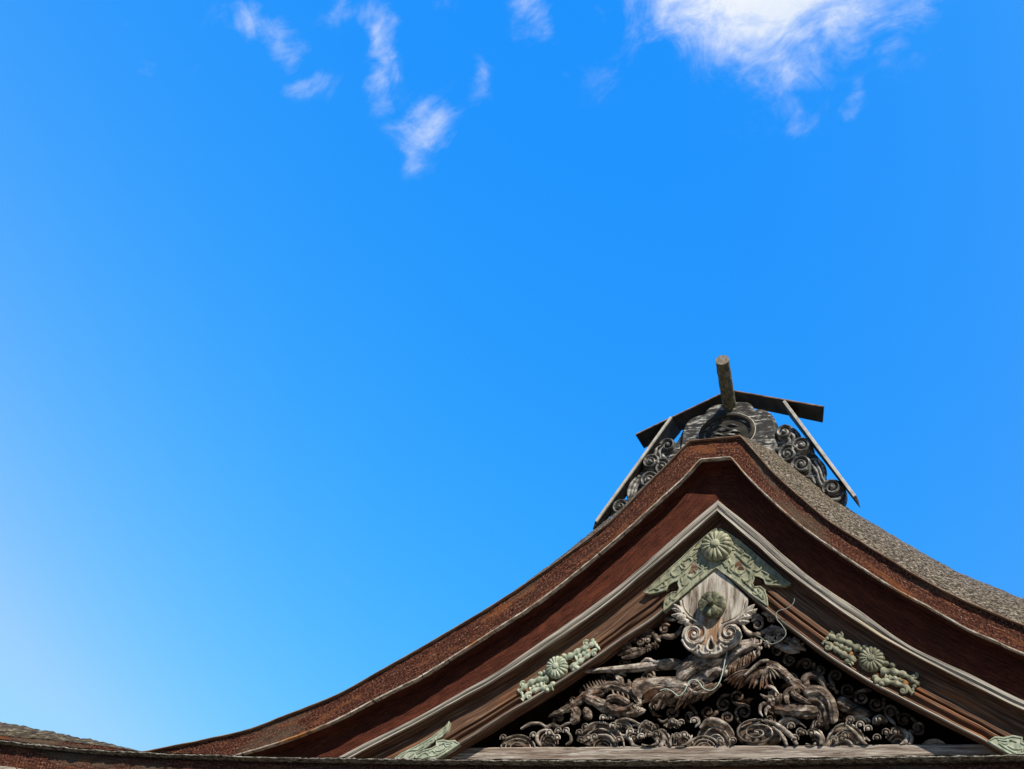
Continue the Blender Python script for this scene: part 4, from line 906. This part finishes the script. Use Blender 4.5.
cl_ = thing('cloud_carving', 'dim carved cloud scrolls in the dark hollow behind the dragon', 'carving', tuple(at(715, 700, .5)))
rnd = random.Random(21)
for (x, y_, r) in ((610, 676, 6), (626, 662, 6), (598, 684, 5), (650, 676, 6), (584, 697, 5), (570, 706, 5), (560, 718, 4.5), (656, 706, 7), (672, 712, 7), (690, 716, 7), (708, 712, 7), (724, 704, 7), (738, 697, 7), (744, 712, 8), (728, 718, 6),
                   (778, 650, 6), (790, 660, 6), (806, 664, 6), (820, 670, 6), (836, 676, 6), (848, 690, 7), (862, 698, 7), (876, 704, 7), (890, 712, 6), (852, 708, 6), (904, 720, 6), (918, 728, 6), (840, 714, 6), (770, 720, 6), (792, 678, 5)):
    a = MB(); c_ = at(x, y_, .52 + rnd.uniform(-.05, .05)); sg = rnd.choice((-1, 1)); st = rnd.uniform(0, 6.28)
    a.spiral(c_, r * SD, 1.5, st, sg, 1.5 * SD, 1.2, end=.15)
    p0 = c_ + Vector((r * SD * math.cos(st), 0, r * SD * math.sin(st))); dr = Vector((math.sin(st) * sg, 0, -math.cos(st) * sg))
    a.tube(cr([p0, p0 + dr * SD * 6, p0 + dr * SD * 11 + Vector((rnd.uniform(-3, 3) * SD, .03, rnd.uniform(-3, 3) * SD))], 10), [SD * w_ for w_ in (1.5, 1.9, 2.1, 2.1, 2.0, 1.8, 1.5, 1.1, .7, .25)], 8, 1.1)
    a.jitter(.006, 16).build('cloud_scroll', M['carving'], cl_, 50)

# ================================================================== WAVES
YW = .34
wv_ = thing('wave_carving', 'row of carved curling waves with foam drops along the tie beam', 'carving', tuple(at(715, 746, YW)))
SW = mpp(715, 738, YW)
def dome(mb, cx_, cy_, rx, ry, a0=0, a1=180, w=1.9, y=YW, rings=3, fill=None):
    """a swelling crest: a solid swell with raised rims"""
    n = 26
    for k in range(rings):
        f_ = 1 - .27 * k; mb.tube([at(cx_ + rx * f_ * math.cos(rad(a0 + (a1 - a0) * i / n)), cy_ - ry * f_ * math.sin(rad(a0 + (a1 - a0) * i / n)), y - .02 * (1 - k * .5)) for i in range(n + 1)],
                  [SW * w * (.45 + .55 * math.sin(math.pi * (.08 + .84 * i / n))) * (1 - .25 * k) for i in range(n + 1)], 8, 1.1)
    if fill is not None:
        mb = fill
        pts = [at(cx_ + rx * math.cos(rad(a0 + (a1 - a0) * i / n)), cy_ - ry * math.sin(rad(a0 + (a1 - a0) * i / n)), y) for i in range(n + 1)]
        ctr = at(cx_, cy_ + 1, y); mb.grid([[p.lerp(ctr, t) + Vector((0, .05 * math.sin(math.pi * t) + .02, 0)) for p in pts] for t in (0, .3, .6, 1)])
def foam(mb, pts, r=2.3, y=None):
    y = y or YW - .06
    for (x, y_) in pts:
        c = at(x, y_, y); mb.ball(c, SW * r * .8); mb.tube([c + Vector((SW * r * 1.5 * math.cos(t), 0, SW * r * 1.5 * math.sin(t))) for t in [rad(-20 + 230 * i / 14) for i in range(15)]], [SW * .75 * (.4 + .6 * math.sin(math.pi * (.1 + .8 * i / 14))) for i in range(15)], 6, 1)
crests = [
 dict(d=[(518, 748, 17, 12.5)], f=[(533, 735.5), (503, 738)], st=[]),
 dict(d=[(549, 744, 9, 11)], f=[(549, 733), (557, 738), (566, 731), (558, 731)], st=[([(541, 746), (537, 740), (539, 733), (547, 730), (553, 733)], (1.5, 3, 2.5, 2, 1)), ([(566, 745), (571, 741), (570, 735), (565, 730)], (1.5, 2.6, 2, 1)),
      ([(521, 729), (530, 724), (540, 723.5), (546, 727), (553, 724.5), (560, 727), (566, 724), (574, 722)], (1.6, 2.6, 2.4, 2, 2.4, 2, 2.2, 1.2))]),
 dict(d=[(600, 747, 24, 24.5, 0, 165)], f=[(581, 740), (588, 738), (594, 737.5), (579, 733), (585, 727)], st=[]),
 dict(d=[(603, 748, 13, 12)], f=[(619, 740), (613, 726)], st=[([(598, 735), (608, 736), (614, 742), (616, 748)], (1, 2.4, 2.2, 1.5))]),
 dict(d=[(622, 730, 10, 9, 10, 170)], f=[(603, 718), (611, 718), (618, 727)], st=[([(613, 727), (617, 721), (625, 719), (633, 721), (640, 724)], (1.6, 2.2, 2.2, 2, .8))]),
 dict(d=[(634, 741, 10, 11, 20, 170)], f=[(630, 731.5)], st=[([(621, 735), (629, 738), (633, 745), (640, 747)], (2, 2.6, 2.6, 1.6)), ([(627, 728), (636, 725), (643, 730)], (1.4, 2, .8))]),
 dict(d=[(647, 733, 9, 11)], f=[(641, 737), (649, 735), (646, 724)], st=[([(642, 745), (650, 747), (657, 743), (656, 736)], (1.8, 2.4, 2.2, 1.2))]),
 dict(d=[(661, 746, 10, 16, 0, 150)], f=[(656, 734), (655, 728)], st=[([(660, 747), (664, 740), (662, 734), (656, 731), (651, 733)], (3, 3.4, 2.8, 2, 1))]),
 dict(d=[(683, 746, 10, 13, 10, 175)], f=[(677, 736.5), (684, 735)], st=[([(692, 735), (690, 741), (684, 746), (676, 747)], (1, 2, 2.4, 1.8)), ([(671, 748), (670, 740), (673, 734)], (1.6, 2.2, 1.4))]),
 dict(d=[(672, 726, 8, 6)], f=[(672, 722), (681, 723), (694, 721)], st=[([(658, 719), (663, 722), (668, 719)], (1.4, 2, 1.2)), ([(690, 719), (697, 718), (699, 723), (695, 727)], (1, 2, 2, 1.2))]),
 dict(d=[(704, 748, 15, 11.5)], f=[(720, 741)], st=[]),
 dict(d=[(716, 747, 20, 27, 10, 165)], f=[(733, 741)], st=[([(700, 728), (708, 721), (718, 721), (727, 726)], (2, 4, 4, 2))]),
 dict(d=[], f=[], sp=[(757, 732.5, 22, 2.3)], st=[([(762, 720.5), (774, 723), (784, 730), (792, 737), (797, 745)], (1.2, 2.4, 3.2, 3.4, 2.4)), ([(773, 727), (780, 733), (785, 741), (787, 747)], (1.2, 2.4, 2.6, 1.6))]),
 dict(d=[(788, 727, 10, 9, 20, 180)], f=[(791, 726.5), (800, 732), (795, 738.5)], st=[([(779, 723), (785, 718.5), (793, 719), (800, 723), (806, 728)], (1.6, 2, 2, 1.8, .8))]),
 dict(d=[(815, 747, 10, 18, 0, 130)], f=[(803, 733.5), (811, 733)], st=[([(821, 747), (821, 739), (816, 733), (809, 730)], (3, 3.4, 2.6, 1)), ([(806, 744), (812, 746), (816, 743)], (1.2, 2.2, 1.2))]),
 dict(d=[(820, 728, 9, 6)], f=[(819, 724.5), (828, 722.5)], st=[([(812, 728), (815, 721), (822, 721), (825, 718.5), (831, 718), (834, 723)], (1.2, 2, 2, 2, 2, 1.2))]),
 dict(d=[(846, 748, 20, 24, 20, 175)], f=[(834, 740), (841, 739), (845, 736)], st=[([(846, 725), (855, 733), (862, 741), (868, 747)], (1.4, 2.6, 3, 2)), ([(833, 747), (840, 741), (848, 741), (854, 747)], (1.2, 2, 2, 1.2))]),
 dict(d=[(858, 723, 12, 7, 10, 180)], f=[(850, 720), (860, 725), (868, 729)], st=[([(862, 734), (866, 738), (870, 741)], (.8, 1.6, .8))]),
 dict(d=[(880, 722, 7, 6, 0, 200)], f=[(880, 719)], st=[([(886, 716), (892, 721), (896, 726)], (1, 2.4, .8))]),
 dict(d=[(898, 747, 14, 18, 0, 150)], f=[(877, 738), (886, 732.5), (895, 732)], st=[([(902, 746), (907, 740), (906, 733), (899, 728), (891, 728)], (3.4, 3.6, 3, 2, 1)), ([(909, 746), (912, 739), (909, 732)], (2.4, 2.6, 1.2))]),
 dict(d=[(934, 748, 12, 8)], f=[], st=[]),
]
for k, c_ in enumerate(crests):
    a = MB(); hol = MB(); yy = YW + (.03 if k % 2 else 0.)
    for d_ in c_['d']:
        cx_, cy_, rx, ry = d_[:4]; a0, a1 = (d_[4], d_[5]) if len(d_) > 4 else (0, 180); dome(a, cx_, cy_, rx, ry, a0, a1, 1.25, yy, 3 if rx > 9 else 2, hol)
    for st, r in c_['st']:
        w = cr(px(st, yy - .04), 22); n_ = len(w); rr = []
        for i in range(n_):
            t = i / (n_ - 1) * (len(r) - 1); q = min(int(t), len(r) - 2); rr.append(SW * .74 * (r[q] + (r[q + 1] - r[q]) * (t - q)))
        a.tube(w, rr, 8, 1.1)
    for (x, y_, r, tn) in c_.get('sp', []):
        cc = at(x, y_, yy - .02); nv0 = len(a.v)
        a.spiral(cc, r * SW, tn, rad(60), 1, 1.3 * SW, 1.6, end=.1, sx=1.0)
        for p in a.v[nv0:]: p.z = cc.z + (p.z - cc.z) * .60
        hol.prism([Vector((cc.x + r * SW * .98 * math.cos(t), 0, cc.z + r * SW * .58 * math.sin(t))) for t in [2 * math.pi * i / 30 for i in range(30)]], yy - .195, yy - .115, .02)
    foam(a, c_['f'])
    for q in a.v + hol.v: q.z = max(q.z, zt - .006)
    wc = a.jitter(.003, 14).build('wave_crest', M['wave'], wv_, 60)
    if hol.v: hol.jitter(.004, 14).build('hollow', M['carving'], wc, 60)  # lighter rims, darker cavities: light and shade put into the two colours

# ================================================================== LOOSE WIRE
DEEP = .26
wr = [(794.4, 598.5), (793.8, 602), (791, 606), (785, 609), (778.5, 610.8), (776, 615), (777.5, 620), (781, 624), (785, 630), (785.6, 635), (780.5, 640.5), (772, 644), (765, 641), (760, 637), (757, 636)]
a = MB(); ys = [.06 + .1 * i / 14 for i in range(15)]
a.tube(cr([at(p[0], p[1], y) for p, y in zip(wr, ys)], 80), mpp(780, 620, .1) * .42, 8, 1)
tag(a.build('loose_wire', M['wire_grey']), 'thin loose grey green wire curling off the right bargeboard beside pendant', 'wire')
